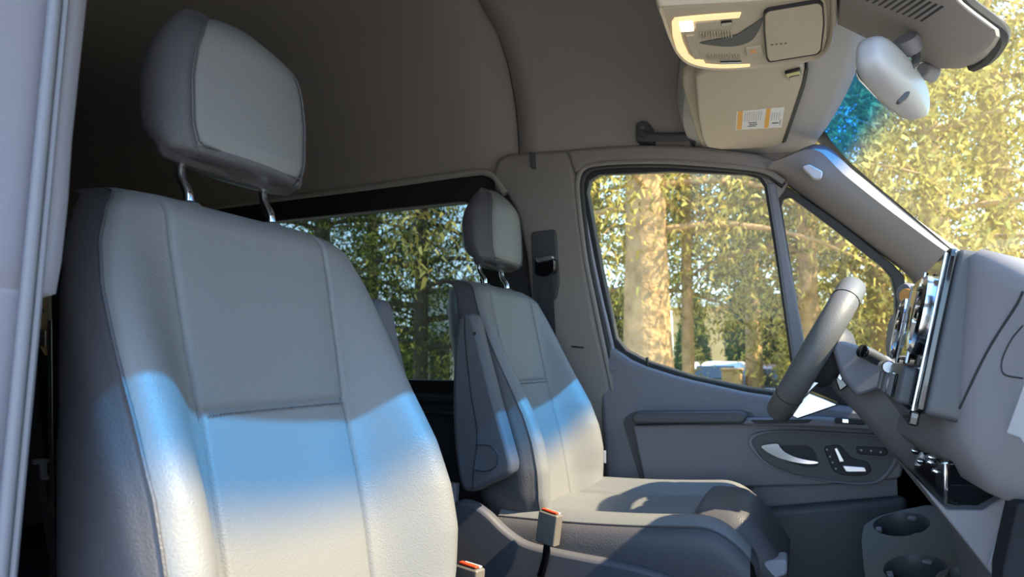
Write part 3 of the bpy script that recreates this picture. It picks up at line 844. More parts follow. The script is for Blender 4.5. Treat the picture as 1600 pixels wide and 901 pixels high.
# ---- belt buckles standing between the seats
def buckle(name, label, top, lean, h=0.062):
    top = Vector(top)
    t = thing(name, label, 'belt buckle', (top.x, top.y, top.z - 0.15), 'seat belt buckles')
    ax = Vector(lean).normalized()          # points up along the buckle
    u = Vector((0.93, -0.25, 0)); u = (u - ax * u.dot(ax)).normalized(); w = ax.cross(u)
    def q(a, b, c): return top + u * a + w * b + ax * c
    hw, hd = 0.023, 0.0115
    prism('buckle_body', rounded([q(-hw, -hd, 0), q(hw, -hd, 0), q(hw, hd, 0), q(-hw, hd, 0)], .004), -ax * h, M['buckle'], t, bevel=.003)
    prism('release_button', [q(-hw * .8, -hd * .75, .001), q(hw * .8, -hd * .75, .001), q(hw * .8, hd * .05, .001), q(-hw * .8, hd * .05, .001)], ax * .004, M['red'], t, bevel=.0015)
    prism('tongue_slot', [q(-hw * .75, hd * .2, .0005), q(hw * .75, hd * .2, .0005), q(hw * .75, hd * .75, .0005), q(-hw * .75, hd * .75, .0005)], ax * .002, M['white'], t)
    tube('stalk', spline([q(0, 0, -h + .004), q(0, 0, -h - .03), q(-.008, 0, -h - .075)], 4), 0.0085, M['gloss'], t, n=10, flat=(w, .6))
    lathe('anchor_bolt', q(-.008, 0, -h - .078), w, [(-.01, .011), (.008, .011), (.011, .008)], M['satin'], t, 14)
    return t
pd = PY(861, 800, 1.305)
buckle('belt_buckle', "dark seat belt buckle with red button beside the driver's cushion", pd, (0.13, 0.02, 1))
pn = PY(735, 884, 1.00)
buckle('belt_buckle', 'seat belt buckle with red button just behind the passenger seat edge, at the bottom', pn, (0.05, 0.03, 1))

# ---- seat belts
sb = thing('seat_belt', "black driver's seat belt hanging from its guide on the pillar", 'seat belt', tuple(PW(852, 500, 0.07)))
prism('belt_guide', rounded([PW(*q, 0.085) for q in ((833, 408), (860, 400), (868, 405), (868, 424), (850, 432), (834, 428))], .01), (0, .03, 0), M['gloss'], sb, bevel=.006, seg=3)
prism('guide_cap', rounded([PW(*q, 0.09) for q in ((836, 402), (862, 397), (866, 404), (840, 412))], .008), (0, .03, 0), M['satin'], sb, bevel=.004)
prism('belt_strap', [PW(*q, 0.072) for q in ((839, 426), (862, 424), (868, 520), (880, 640), (862, 640), (846, 520))], (0, .002, 0), M['belt'], sb)
sb2 = thing('seat_belt', 'dark passenger seat belt hanging behind the near light pillar', 'seat belt', tuple(PX(75, 700, -0.80)))
prism('belt_strap', [PX(*q, -0.82) for q in ((74, 500), (80, 500), (82, 700), (86, 905), (78, 905), (76, 700))], (-.002, .002, 0), M['satin'], sb2)
bq = [PX(*q, -0.84) for q in ((52, 718), (84, 716), (84, 722), (74, 724), (74, 742), (82, 744), (82, 750), (64, 750), (62, 726), (52, 726))]
prism('belt_bracket', bq, (-.01, .004, 0), M['plastic'], sb2, bevel=.001)
prism('belt_web', [PX(*q, -0.90) for q in ((56, 745), (66, 745), (90, 860), (90, 905), (82, 905))], (-.002, .002, 0), M['belt'], sb2)
# belt height adjuster on the back of the near pillar
prism('adjuster_rail', [PX(*q, -0.86) for q in ((60, 458), (76, 458), (76, 555), (70, 555), (62, 540))], (-.01, .01, 0), M['tan'], pr)
for y0, y1 in ((482, 488), (516, 540)):
    prism('adjuster_catch', [PX(*q, -0.855) for q in ((60, y0), (70, y0), (70, y1), (60, y1))], (-.004, .004, 0), M['satin'] if y0 > 500 else M['buckle'], pr)

# ================================================================== OVERHEAD
# ---- overhead console with reading lamps
ZC = 2.05
oc = thing('overhead_console', 'beige overhead console with glowing warm lamp strip, buttons and storage lid', 'overhead console', (-0.05, 1.12, 2.12))
def C6(cx, cy, z=ZC): return PZ(1020 + cx * 0.1875, cy * 0.1875, z)
ob = [(1027, 12), (1033, 34), (1042, 60), (1056, 88), (1078, 105), (1120, 112), (1190, 109), (1262, 99), (1290, 88), (1303, 66), (1307, 20), (1304, -6), (1290, -12), (1207, -1), (1110, 5), (1050, 8)]
outline = spline([PZ(*q, ZC) for q in ob], 4, True)
oc_c = sum(outline, Vector()) / len(outline)
rings = []
for z, k in ((2.128, 1.05), (2.10, 1.045), (2.075, 1.02), (2.058, 1.0), (2.051, 0.975), (2.053, 0.95), (2.062, 0.935)):
    rings.append([Vector((oc_c.x + (p.x - oc_c.x) * k, oc_c.y + (p.y - oc_c.y) * k, z)) for p in outline])
loft('console_housing', rings, M['header'], oc, cap=True, angle=60)
face = [C6(*q, 2.056) for q in ((60, 70), (140, 60), (700, 30), (1350, -20), (1440, 10), (1455, 120), (1450, 330), (1420, 440), (1300, 480), (900, 530), (500, 560), (330, 560), (220, 470), (130, 300))]
fp = prism('console_face', rounded(face, .012), (0, 0, .012), M['header'], oc, bevel=.003)
strip = [(735, 112), (500, 128), (300, 145), (180, 158), (158, 190), (165, 300), (200, 420), (250, 490), (320, 545), (400, 572), (560, 578), (810, 556), (810, 543), (560, 548), (440, 540), (420, 508), (350, 502), (300, 460), (250, 350), (228, 265), (225, 205), (340, 180), (720, 150)]
prism('lamp_strip', [C6(*q, 2.0535) for q in strip], (0, 0, .004), M['lamp'], oc)
prism('lamp_lens', rounded([C6(*q, 2.0515) for q in ((218, 192), (332, 180), (345, 262), (232, 270))], .003), (0, 0, .006), M['lamp_hot'], oc, bevel=.001)
sw_ = [(410, -25), (350, 190)]
prism('switch_plate', rounded([C6(*q, 2.0525) for q in ((350, 195), (560, 172), (580, 245), (360, 262))], .003), (0, 0, .006), M['header'], oc, bevel=.001)
prism('lamp_socket', rounded([C6(*q, 2.052) for q in ((568, 195), (665, 185), (640, 212), (575, 222))], .003), (0, 0, .004), M['gloss'], oc)
sw2 = [(390, 360), (480, 340), (600, 315), (700, 290), (790, 235), (860, 190), (918, 150), (895, 230), (850, 310), (800, 352), (720, 380), (620, 390), (500, 380)]
prism('grip_hollow', spline([C6(*q, 2.0545) for q in sw2], 3, True), (0, 0, .004), M['plastic_dk'], oc)
for i in range(12):
    a, b = 395 + i * 23, 282 - i * 1.6
    prism('grip_rib', [C6(a, b, 2.053), C6(a + 9, b, 2.053), C6(a + 14, b + 48, 2.053), C6(a + 5, b + 48, 2.053)], (0, 0, .004), M['header'], oc)
for i in range(13):
    a, b = 450 + i * 22, 462
    prism('grip_rib', [C6(a, b, 2.053), C6(a + 8, b, 2.053), C6(a + 16, b + 34, 2.053), C6(a + 8, b + 34, 2.053)], (0, 0, .004), M['header'], oc)
kp = [((275, 305), (345, 298), (352, 345), (285, 352)), ((288, 357), (353, 350), (362, 393), (300, 400)), ((302, 405), (364, 398), (378, 440), (320, 445)), ((322, 450), (380, 445), (405, 492), (350, 495))]
for q in kp:
    prism('button_key', rounded([C6(*p, 2.0525) for p in q], .0015), (0, 0, .005), M['header'], oc, bevel=.0008)
prism('hazard_key', rounded([C6(*p, 2.0525) for p in ((772, 410), (905, 388), (920, 450), (785, 472))], .002), (0, 0, .005), M['header'], oc, bevel=.001)
prism('key_mark', [C6(*p, 2.0515) for p in ((815, 425), (860, 420), (862, 440), (818, 446))], (0, 0, .001), M['amber'], oc)
prism('slot_insert', rounded([C6(*p, 2.0535) for p in ((560, 520), (740, 515), (720, 532), (590, 535))], .001), (0, 0, .003), M['gloss'], oc)
lid = rounded([C6(*q, 2.050) for q in ((930, 130), (960, 98), (1380, 28), (1415, 60), (1425, 200), (1400, 420), (1370, 452), (970, 516), (950, 480), (930, 260))], .006)
ld = prism('storage_lid', lid, (0, 0, .010), M['header'], oc, bevel=.003, seg=3)
ring_prism('lid_gap', [oc_c + (p - oc_c) * 1.0 for p in [v_ + (v_ - sum(lid, Vector()) / len(lid)) * .03 for v_ in lid]], lid, (0, 0, .006), M['rubber'], oc)
for i in range(4):
    prism('lid_mark', [C6(985 + i * 38, 372 - i * 4, 2.0495), C6(1005 + i * 38, 368 - i * 4, 2.0495), C6(1000 + i * 38, 378 - i * 4, 2.0495), C6(983 + i * 38, 381 - i * 4, 2.0495)], (0, 0, .001), M['plastic_dk'], ld)

# ---- driver's sun visor in its moulded tray
tray_o = spline([PZ(*q, 2.112) for q in ((1066, 128), (1078, 112), (1150, 104), (1282, 92), (1288, 112), (1278, 150), (1262, 190), (1240, 220), (1205, 233), (1150, 236), (1105, 234), (1092, 222), (1076, 170))], 4, True)
tc_ = sum(tray_o, Vector()) / len(tray_o)
tr = prism('visor_tray', tray_o, (0, 0, .02), M['header'], None, bevel=.006, seg=3)
tag(tr, "beige moulded tray in the roof header behind the driver's sun visor", 'visor tray')
vz = [(1085, 120), (1098, 113), (1180, 107), (1250, 101), (1259, 105), (1256, 128), (1240, 180), (1224, 222), (1212, 229), (1190, 232), (1125, 234), (1104, 230), (1096, 215), (1090, 180)]
vo = [PZ(*q, 2.085 if q[0] < 1230 else 2.085) for q in vz]
vs = thing('sun_visor', "beige folded driver's sun visor with white and orange warning label", 'sun visor', tuple(sum(vo, Vector()) / len(vo)))
prism('visor_board', rounded(vo, .008), (0, 0, .020), M['header'], vs, bevel=.006, seg=4)
prism('visor_edge', rounded([PZ(*q, 2.084) for q in ((1260, 104), (1263, 110), (1258, 135), (1228, 222), (1222, 224), (1252, 135))], .002), (0, 0, .018), M['rubber'], vs)
prism('visor_clip', rounded([PZ(*q, 2.078) for q in ((1226, 116), (1250, 110), (1253, 118), (1244, 122), (1230, 122))], .003), (0, 0, .012), M['gloss'], vs, bevel=.002)
prism('clip_pad', rounded([PZ(*q, 2.076) for q in ((1233, 122), (1250, 119), (1249, 126), (1233, 128))], .002), (0, 0, .01), M['header'], vs, bevel=.001)
def V(u, v, z=2.0842):    # label corners, u along its length, v down
    a = Vector((1151, 174)).lerp(Vector((1226, 167)), u); b = Vector((1149, 203)).lerp(Vector((1221, 199)), u)
    p = a.lerp(b, v); return PZ(p.x, p.y, z)
def vq(nm, u0, u1, v0, v1, m, par, z): return prism(nm, [V(u0, v0, z), V(u1, v0, z), V(u1, v1, z), V(u0, v1, z)], (0, 0, .0004), m, par)
lb = vq('warning_label', 0, 1, 0, 1, M['white'], vs, 2.0842)
for u0, u1 in ((.03, .135), (.62, .715)): vq('label_band', u0, u1, .02, .98, M['orange'], lb, 2.0838)
for i in range(8):
    u = .18 + i * .048; vq('label_line', u, u + .014, .10, .55 + .04 * (i % 3), M['grey_ink'], lb, 2.0838)
for i in range(4):
    u = .755 + i * .05; vq('label_line', u, u + .014, .25, .60, M['grey_ink'], lb, 2.0838)
for v0, a in ((.66, 0), (.75, .02), (.83, -.01)): vq('label_pictogram', .27 + a, .45 + a, v0, v0 + .04, M['ink'], lb, 2.0838)
vq('label_pictogram', .78, .92, .74, .79, M['ink'], lb, 2.0838)
vq('label_pictogram', .945, .96, .62, .88, M['ink'], lb, 2.0838)

# ---- grab handle
gh = thing('grab_handle', "dark roof grab handle above the driver's door, beside the visor", 'grab handle', tuple(PY(1035, 212, 1.90)))
hpt = spline([PY(*q, 1.868) for q in ((1001, 206), (1010, 212), (1030, 214), (1060, 214), (1080, 212))], 5)
tube('handle_bar', hpt, .0135, M['plastic_dk'], gh, n=12)
for a in ((993, 220), (1076, 220)):
    x, y = a
    prism('handle_mount', rounded([PY(x, y, 1.862), PY(x, y - 26, 1.862), PY(x + 6, y - 31, 1.862), PY(x + 18, y - 31, 1.862), PY(x + 24, y - 24, 1.862), PY(x + 26, y, 1.862)], .008), (0, .06, 0), M['plastic_dk'], gh, bevel=.006, seg=3)
    lathe('mount_cap', PY(x + 11, y - 20, 1.8605), (0, -1, 0), [(0, .006), (.001, .006)], M['plastic'], gh, 12)

# ---- sensor cover at the head of the windscreen
sp_, sn_ = (0.08, 1.1, 2.050), (0.66, 0, 1)
def PS(px, py, d=0.0): return PL(px, py, (sp_[0], sp_[1], sp_[2] + d), sn_)
sc_ = thing('sensor_cover', 'grey louvred sensor cover at the top of the windscreen above the mirror', 'sensor cover', tuple(PS(1430, 60, .05)))
rid = [(1309, 2), (1350, 17), (1400, 36), (1440, 52), (1470, 66), (1496, 80)]
low = [(1309, 38), (1348, 57), (1400, 82), (1440, 97), (1468, 107), (1500, 107)]
rgt = [(1500, 107), (1522, 101), (1542, 90), (1556, 74), (1564, 58), (1561, 46), (1545, 34), (1526, 20), (1506, 4), (1490, -14)]
top_px = [(1490, -14), (1440, -60), (1330, -90), (1309, -60)]
in_low = [(1313, 4), (1350, 18), (1400, 37), (1440, 53), (1470, 67), (1494, 79)]
in_rgt = [(1498, 81), (1514, 80), (1528, 73), (1541, 62), (1548, 54), (1546, 46), (1533, 36), (1514, 22), (1496, 6), (1482, -10)]
in_top = [(1480, -14), (1436, -52), (1332, -80), (1314, -56)]
in_rgt = [(a_ * .55 + c_ * .45, b_ * .55 + d_ * .45) for (a_, b_), (c_, d_) in zip(rgt, in_rgt)]
o_px = low + rgt[1:] + top_px[1:]; i_px = in_low + in_rgt[1:] + in_top[1:]
loft('cover_shell', [[PS(*q, .030) for q in o_px], [PS(*q, .020) for q in o_px], [PS(x * .93 + a_ * .07, y * .93 + b_ * .07, .014) for (x, y), (a_, b_) in zip(o_px, i_px)], [PS(*q, .001) for q in i_px], [PS(x * .95 + 1420 * .05, y * .95 + 10 * .05, -.001) for x, y in i_px]], M['pillar'], sc_, cap=True, angle=28)
edge = [PS(*q, 0.022) for q in low] + [PS(x + 1, y + 1, .018) for x, y in rgt]
tube('edge_seal', spline([PS(x, y, .024) for x, y in rgt[1:]], 4), .011, M['rubber'], sc_, n=8)
for i in range(11):
    sx_, sy_ = -9.4 * i, -3.5 * i
    q = [(1437, 33), (1440, 34), (1475, 11), (1471, 9)]
    prism('louvre_slot', [PS(x + sx_, y + sy_, -.0015) for x, y in q], (0, 0, .004), M['rubber'], sc_)
for a, b in ((1523, 84), (1533, 78), (1527, 93), (1537, 87)):
    prism('vent_slot', [PS(x, y, .008) for x, y in ((a, b), (a + 3, b - 1), (a + 8, b - 9), (a + 5, b - 9))], (0, 0, .012), M['rubber'], sc_)

# ---- rear-view mirror
mv = thing('rear_view_mirror', 'silver-grey rear-view mirror hanging below the sensor cover, lit by the sun', 'mirror', tuple(PY(1395, 120, 1.12)))
mA, mB = PY(1354, 78, 1.00), PY(1438, 170, 1.20)
ax_ = (mB - mA).normalized(); mu_ = (Vector((0, 0, 1)) - ax_ * ax_.z).normalized(); mn_ = ax_.cross(mu_).normalized()
mlen = (mB - mA).length
rings = []
for q, h_, d_ in ((0, .010, .008), (.02, .020, .015), (.07, .028, .021), (.2, .032, .025), (.5, .033, .027), (.8, .030, .024), (.93, .025, .019), (.98, .018, .013), (1.0, .008, .006)):
    c_ = mA + ax_ * mlen * q; ring = []
    for k in range(28):
        a = 2 * math.pi * k / 28; ca, sa = math.cos(a), math.sin(a)
        ring.append(c_ + mu_ * (h_ * math.copysign(abs(ca) ** .6, ca)) + mn_ * (d_ * math.copysign(abs(sa) ** .75, sa)))
    rings.append(ring)
loft('mirror_housing', rings, M['mirror_grey'], mv, sub=1, angle=80)
sg = 1 if mn_.x < 0 else -1
gpts = [mA + ax_ * mlen * q + mu_ * h_ + mn_ * sg * .0235 for q, h_ in ((.14, -.018), (.5, -.020), (.86, -.016), (.86, .016), (.5, .020), (.14, .018))]
prism('mirror_glass', rounded(gpts, .01), mn_ * sg * .003, M['chrome'], mv, bevel=.001)
tube('mirror_arm', spline([PY(1408, 72, 1.12), PY(1428, 74, 1.11), PY(1432, 92, 1.10), PY(1426, 103, 1.09), PY(1414, 100, 1.10)], 5), .006, M['plastic_dk'], mv, n=8)
lathe('arm_socket', PY(1419, 70, 1.10), (PY(1419, 70, 1.10) - PY(1424, 84, 1.11)), [(-.012, .016), (0, .018), (.012, .016)], M['plastic'], mv, 16)
prism('dip_lever', rounded([PY(x, y, 1.03) for x, y in ((1400, 158), (1416, 142), (1423, 142), (1420, 150), (1406, 160))], .003), (0, .012, 0), M['plastic_dk'], mv, bevel=.002)
prism('rain_sensor', spline([PY(x, y, 1.20) for x, y in ((1434, 100), (1452, 98), (1452, 110), (1442, 122), (1432, 118))], 3, True), (0.02, .03, 0), M['plastic'], mv, bevel=.004)

# ================================================================== DASHBOARD
db = thing('dashboard', 'dark grey dashboard across the front of the cab, right of the steering wheel', 'dashboard', (0.40, 1.12, 0.9))
DT = [  # Y, rear top x, top z, mid x, bottom x, bottom z
    (0.26, .300, 1.545, .300, .360, 1.340), (0.66, .290, 1.545, .285, .340, 1.345), (0.74, .270, 1.556, .255, .295, 1.347), (0.79, .248, 1.572, .232, .260, 1.350),
    (0.83, .226, 1.594, .210, .235, 1.353), (0.87, .204, 1.622, .187, .210, 1.356), (0.900, .186, 1.642, .165, .188, 1.358), (0.915, .179, 1.648, .158, .180, 1.360),
    (1.00, .172, 1.649, .152, .172, 1.362), (1.20, .170, 1.645, .150, .158, 1.368), (1.34, .170, 1.640, .150, .150, 1.372), (1.372, .178, 1.628, .156, .155, 1.372),
    (1.385, .215, 1.570, .185, .180, 1.370), (1.42, .235, 1.545, .215, .215, 1.360), (1.80, .235, 1.545, .22, .23, 1.350), (1.90, .24, 1.545, .235, .24, 1.345), (1.985, .25, 1.545, .25, .26, 1.34)]
def dash_sec(Y):
    g_ = lambda k: interp([(r[0], r[k]) for r in DT], Y)
    xt, zt, xm, xb, zb = (g_(k) for k in range(1, 6))
    wx = ws_x(Y, 1.53) - 0.02
    hx = min(xt + .16, wx - .04)
    ctrl = [(wx, 1.50), (wx - .02, 1.525), (hx + .05, 1.53), (hx, max(1.54, zt - .062)), (xt + .05, max(1.543, zt - .016)), (xt + .012, zt - .002), (xt, zt - .010), (xt - .002, zt - .03), (xm + .003, 1.50), (xm, 1.462), (xm - .004, 1.435), (xb - .012, 1.40), (xb, zb + .012), (xb + .03, zb), (xb + .16, zb - .05), (.64, 1.30)]
    return [(x, Y, z) for x, z in ctrl]
ys_ = sorted(set([r[0] for r in DT] + [0.88, 0.89, .907, .85, .84, .80, .78, .70, 1.38, 1.10, 1.30, 1.6]))
dsh = loft('dash_body', [dash_sec(y) for y in ys_], M['plastic_dash'], db, cap=True, angle=60)
dtree = bvh_of([dsh])
def dtube(nm, pts, r, m, n=6):
    h = hits(dtree, [(p.x, p.y) for p in spline([(x, y, 0) for x, y in pts], 6)], 0.0002)
    if len(h) > 2: tube(nm, h, r, m, db, n=n)
dtube('joint_line', [(1599, 455), (1590, 474), (1570, 505), (1548, 540), (1528, 578), (1512, 612), (1500, 638)], .0016, M['rubber'])
dtube('airbag_line', [(1599, 508), (1582, 528), (1568, 556), (1565, 575), (1572, 586), (1599, 591)], .0009, M['rubber'])
# paper note on the glovebox side
ph = [hit(dtree, *q, .003) for q in ((1599.5, 618), (1578, 676), (1599.5, 684))]
if all(p is not None for p in ph):
    nrm = (ph[1] - ph[0]).cross(ph[2] - ph[0]).normalized()
    p0, p1, p2 = ph
    u_ = (p2 - p1); w_ = (p0 - p1)
    far = [p1, p1 + u_ * 6, p1 + u_ * 6 + Vector((0, 0, .09)), p0 + u_ * .1]
    pn_ = thing('paper_note', 'white printed paper note standing against the dashboard at the right edge', 'paper', tuple(p1))
    prism('paper_sheet', [p1, p2, p2 + Vector((.0, -.02, -.006)), p0 + Vector((.0, -.02, .014)), p0], nrm * .0006, M['paper'], pn_)
    for i in range(7):
        t_ = .18 + i * .11
        a_ = p1.lerp(p0, t_); b_ = p2.lerp(p0, t_)
        s_ = a_.lerp(b_, .25); 
        sgn = -1 if nrm.dot(LOOK) > 0 else 1
        prism('print_line', [s_ + nrm * .001 * sgn, b_ + nrm * .001 * sgn, b_ + nrm * .001 * sgn + Vector((0, 0, .0012)), s_ + nrm * .001 * sgn + Vector((0, 0, .0012))], nrm * .0002, M['grey_ink'], pn_)

# ---- centre display unit: glossy panel, two round vents, screen, key bank
def CP(y, z, d=0.0): return Vector((.124 + .24 * (z - 1.465) + .036 * (y - .92) - d, y, z))
nP = Vector((-1, .036, .24)).normalized()
cd = thing('display_unit', 'glossy black centre display unit with round air vents and silver rims', 'display unit', tuple(CP(1.14, 1.465)))
pan = rounded([CP(.915, 1.455), CP(1.365, 1.470), CP(1.365, 1.630), CP(1.30, 1.644), CP(.92, 1.650)], [.012, .02, .03, .03, .012])
prism('panel_housing', [p - nP * .055 for p in pan], nP * .054, M['plastic_dk'], cd, bevel=.006, seg=3)
prism('panel', [p + nP * -.002 for p in pan], nP * .010, M['gloss'], cd, bevel=.003, seg=3)
pc_ = sum(pan, Vector()) / len(pan)
tube('chrome_edge', [CP(.922, 1.46, .010), CP(.919, 1.55, .010), CP(.924, 1.645, .010)], .0018, M['chrome'], cd, n=8)
def vent(y, z, r):
    c_ = CP(y, z, .008)
    ring = lathe('vent_ring', c_, nP, [(-.004, r + .002), (.010, r + .002), (.014, r - .003), (.012, r - .008), (-.002, r - .012)], M['chrome'], cd, 32, cap=False)
    lathe('vent_bowl', c_, nP, [(-.001, r - .010), (-.0015, .001)], M['rubber'], ring, 24)
    for k in range(-2, 3):
        h = k * .017; w_ = math.sqrt(max(.0001, (r - .012) ** 2 - h * h))
        a_, b_ = c_ + Vector((0, -w_, h)), c_ + Vector((0, w_, h))
        prism('vent_slat', [a_ + Vector((0, 0, -.0015)), b_ + Vector((0, 0, -.0015)), b_ + Vector((0, 0, .0015)), a_ + Vector((0, 0, .0015))], nP * .008, M['plastic_dk'], ring)
    lathe('vent_knob', c_, nP, [(0, .010), (.012, .010), (.015, .007)], M['chrome'], ring, 14)
vent(1.005, 1.575, .050)
vent(1.300, 1.570, .050)
prism('screen', rounded([CP(1.075, 1.520, .009), CP(1.232, 1.520, .009), CP(1.232, 1.635, .009), CP(1.075, 1.635, .009)], .008), nP * .006, M['screen'], cd, bevel=.002)
tube('screen_rim', [CP(1.069, 1.515, .014), CP(1.069, 1.638, .014)], .003, M['chrome'], cd, n=8)
tube('screen_rim', [CP(1.238, 1.515, .014), CP(1.238, 1.636, .014)], .003, M['chrome'], cd, n=8)
kb = prism('key_bank', rounded([CP(.965, 1.462, .008), CP(1.35, 1.470, .008), CP(1.35, 1.512, .008), CP(.965, 1.508, .008)], .006), nP * .018, M['plastic_dk'], cd, bevel=.004)
for i in range(6):
    y0 = 1.00 + i * .056
    prism('bank_key', [CP(y0, 1.470, .026), CP(y0 + .048, 1.471, .026), CP(y0 + .048, 1.502, .026), CP(y0, 1.501, .026)], nP * .004, M['plastic'] if i % 2 else M['gloss'], kb, bevel=.002)
lathe('volume_roller', CP(1.19, 1.508, .030), (0, 1, 0), [(-.03, .008), (-.028, .010), (.028, .010), (.03, .008)], M['satin'], cd, 16)
prism('key_icon', [CP(1.085, 1.478, .0305), CP(1.100, 1.484, .0305), CP(1.095, 1.495, .0305), CP(1.083, 1.49, .0305)], nP * .0006, M['icon'], kb)
prism('lower_lip', rounded([CP(.93, 1.440, .0), CP(1.34, 1.452, .0), CP(1.34, 1.464, .0), CP(.93, 1.458, .0)], .004), nP * .012, M['gloss'], cd, bevel=.003)

# ---- side vent ball at the driver's end of the dash
va = thing('side_air_vent', 'small dark air vent with amber face at the foot of the windscreen pillar', 'air vent', tuple(PY(1416, 462, 1.44)))
lathe('vent_shell', PY(1418, 460, 1.44), (-.8, -.5, 0), [(-.02, .014), (-.008, .021), (.002, .022), (.008, .020), (.009, .016)], M['plastic'], va, 20)
lathe('vent_face', PY(1416, 463, 1.425), (-.7, -.7, 0), [(0, .015), (.001, .014), (.0015, .001)], M['amber'], va, 18)

# ---- switch bank below the dash and its glossy end box
swb = thing('switch_bank', 'black switch bank with silver toggles under the dashboard', 'switch bank', tuple(PX(1455, 730, .17)))
sbp = prism('switch_panel', rounded([PX(*q, .158) for q in ((1427, 694), (1482, 720), (1480, 797), (1436, 752), (1428, 730))], .008), (.05, 0, 0), M['gloss'], swb, bevel=.003)
for q in ((1435, 706), (1444, 722), (1461, 724), (1470, 738), (1462, 716)):
    c_ = PX(*q, .155)
    lathe('toggle', c_, (-1, -.2, .3), [(0, .004), (.006, .005), (.010, .003)], M['chrome'], sbp, 10)
prism('end_box', rounded([PY(*q, 1.03) for q in ((1476, 722), (1502, 734), (1546, 768), (1534, 797), (1480, 790))], .006), (0, .08, 0), M['plastic_dk'], swb, bevel=.004)
tube('box_rim', [PY(*q, 1.026) for q in ((1500, 735), (1478, 724), (1477, 786), (1500, 792))], .0022, M['chrome'], swb, n=8)
prism('box_gloss', [PY(*q, 1.027) for q in ((1480, 728), (1498, 736), (1497, 788), (1480, 784))], (0, .004, 0), M['gloss'], swb)

# ---- lower console face and footwell
lc = thing('lower_console', 'dark lower centre console face under the switch bank', 'console', (.4, 1.12, .76))
v0 = [PY(*q, 1.00) for q in ((1432, 748), (1480, 796), (1536, 797), (1570, 775), (1640, 790), (1700, 1000), (1640, 1250), (1575, 930), (1520, 860), (1460, 785))]
prism('console_side', v0, (0, .34, 0), M['plastic_dash'], lc, bevel=.008)
tube('panel_joint', [PY(1577, 782, .996), PY(1545, 885, .996)], .0009, M['plastic_lt'], lc, n=6)
fw = thing('carpet_edge', 'dark carpeted edge of the footwell at the lower right corner', 'footwell trim', tuple(PY(1590, 900, .86)))
prism('carpet_panel', rounded([PY(*q, .86) for q in ((1592, 785), (1640, 785), (1640, 1000), (1566, 1000), (1568, 892))], .006), (0, .05, 0), M['carpet'], fw, bevel=.006)

# ---- cup holder tray, tilted towards the seats
T_O = PZ(1400, 830, 1.15); T_N = Vector((-.22, -.24, 1)).normalized()
T_U = (Vector((1, 0, 0)) - T_N * T_N.x).normalized(); T_V = T_N.cross(T_U)
def T2(px, py):
    p = PL(px, py, T_O, T_N) - T_O; return (p.dot(T_U), p.dot(T_V))
def T3(a_, b_, c_=0.0): return T_O + T_U * a_ + T_V * b_ + T_N * c_
ct = thing('cup_holder_tray', 'dark tray with three round cup holders on the centre console', 'cup holder', (T_O.x + .05, T_O.y - .1, 0.8))
to = [T2(*q) for q in ((1346, 842), (1350, 820), (1372, 806), (1410, 796), (1452, 788), (1476, 794), (1520, 850), (1556, 905), (1610, 1000), (1420, 1030), (1366, 960), (1350, 890))]
to = [(p.x, p.y) for p in rounded([(a_, b_, 0) for a_, b_ in to], .012)]
cups = [(T2(1408, 818), .056), (T2(1430, 888), .056), (T2(1506, 905), .046)]
holes = [[(c_[0] + r * math.cos(2 * math.pi * i / 32), c_[1] + r * math.sin(2 * math.pi * i / 32)) for i in range(32)] for c_, r in cups]
plate = holed_plate('tray_top', to, [h[::-1] for h in holes], -.010, 0, M['plastic_tray'], None, .002)
for vert in plate.data.vertices: vert.co = T3(*vert.co) - root_off(ct)
plate.parent = ct; OFF[plate.name] = root_off(ct)
for c_, r in cups:
    cp = lathe('cup_well', T3(c_[0], c_[1], 0), -T_N, [(0.0, r - .0005), (.003, r - .003), (.03, r - .005), (.075, r - .010), (.076, .001)], M['plastic_dk'], ct, 32, cap=False)
    for a in (1.0, 3.1, 5.2):
        d_ = (math.cos(a), math.sin(a)); w_ = (-d_[1] * .009, d_[0] * .009)
        e0, e1 = r - .003, r - .016
        prism('cup_tab', [T3(c_[0] + d_[0] * e0 - w_[0], c_[1] + d_[1] * e0 - w_[1], -.012), T3(c_[0] + d_[0] * e0 + w_[0], c_[1] + d_[1] * e0 + w_[1], -.012), T3(c_[0] + d_[0] * e1 + w_[0], c_[1] + d_[1] * e1 + w_[1], -.012), T3(c_[0] + d_[0] * e1 - w_[0], c_[1] + d_[1] * e1 - w_[1], -.012)], T_N * .006, M['plastic'], cp, bevel=.002)
cxa, cya = sum(p[0] for p in to) / len(to), sum(p[1] for p in to) / len(to)
def skirt(k, drop): return [T3(cxa + (a_ - cxa) * k, cya + (b_ - cya) * k, -.008) + Vector((0, 0, -drop)) for a_, b_ in to]
loft('tray_skirt', [skirt(1, 0), skirt(.98, .10), skirt(.95, .34)], M['plastic_dk'], ct, cap=False)

# ---- steering wheel, column and stalks
Cw = Vector((.020, 1.605, 1.540)); dW = Vector((.507, 0, .862)).normalized(); nW = Vector((-.862, 0, .507)).normalized(); yW = Vector((0, 1, 0))
stw = thing('steering_wheel', 'black leather steering wheel seen edge-on, its top lit white by the sun', 'steering wheel', tuple(Cw))
Rw, rw = .152, .0235
def rim_pt(a, b, rr=1.0):
    rad = dW * math.cos(a) + yW * math.sin(a)
    return Cw + rad * (Rw + rw * rr * math.cos(b)) + nW * (rw * rr * 1.15 * math.sin(b))
NA, NB = 72, 16
vv = [rim_pt(2 * math.pi * i / NA, 2 * math.pi * j / NB) for i in range(NA) for j in range(NB)]
ff = [[i * NB + j, i * NB + (j + 1) % NB, ((i + 1) % NA) * NB + (j + 1) % NB, ((i + 1) % NA) * NB + j] for i in range(NA) for j in range(NB)]
mk('rim', vv, ff, M['rim'], stw)
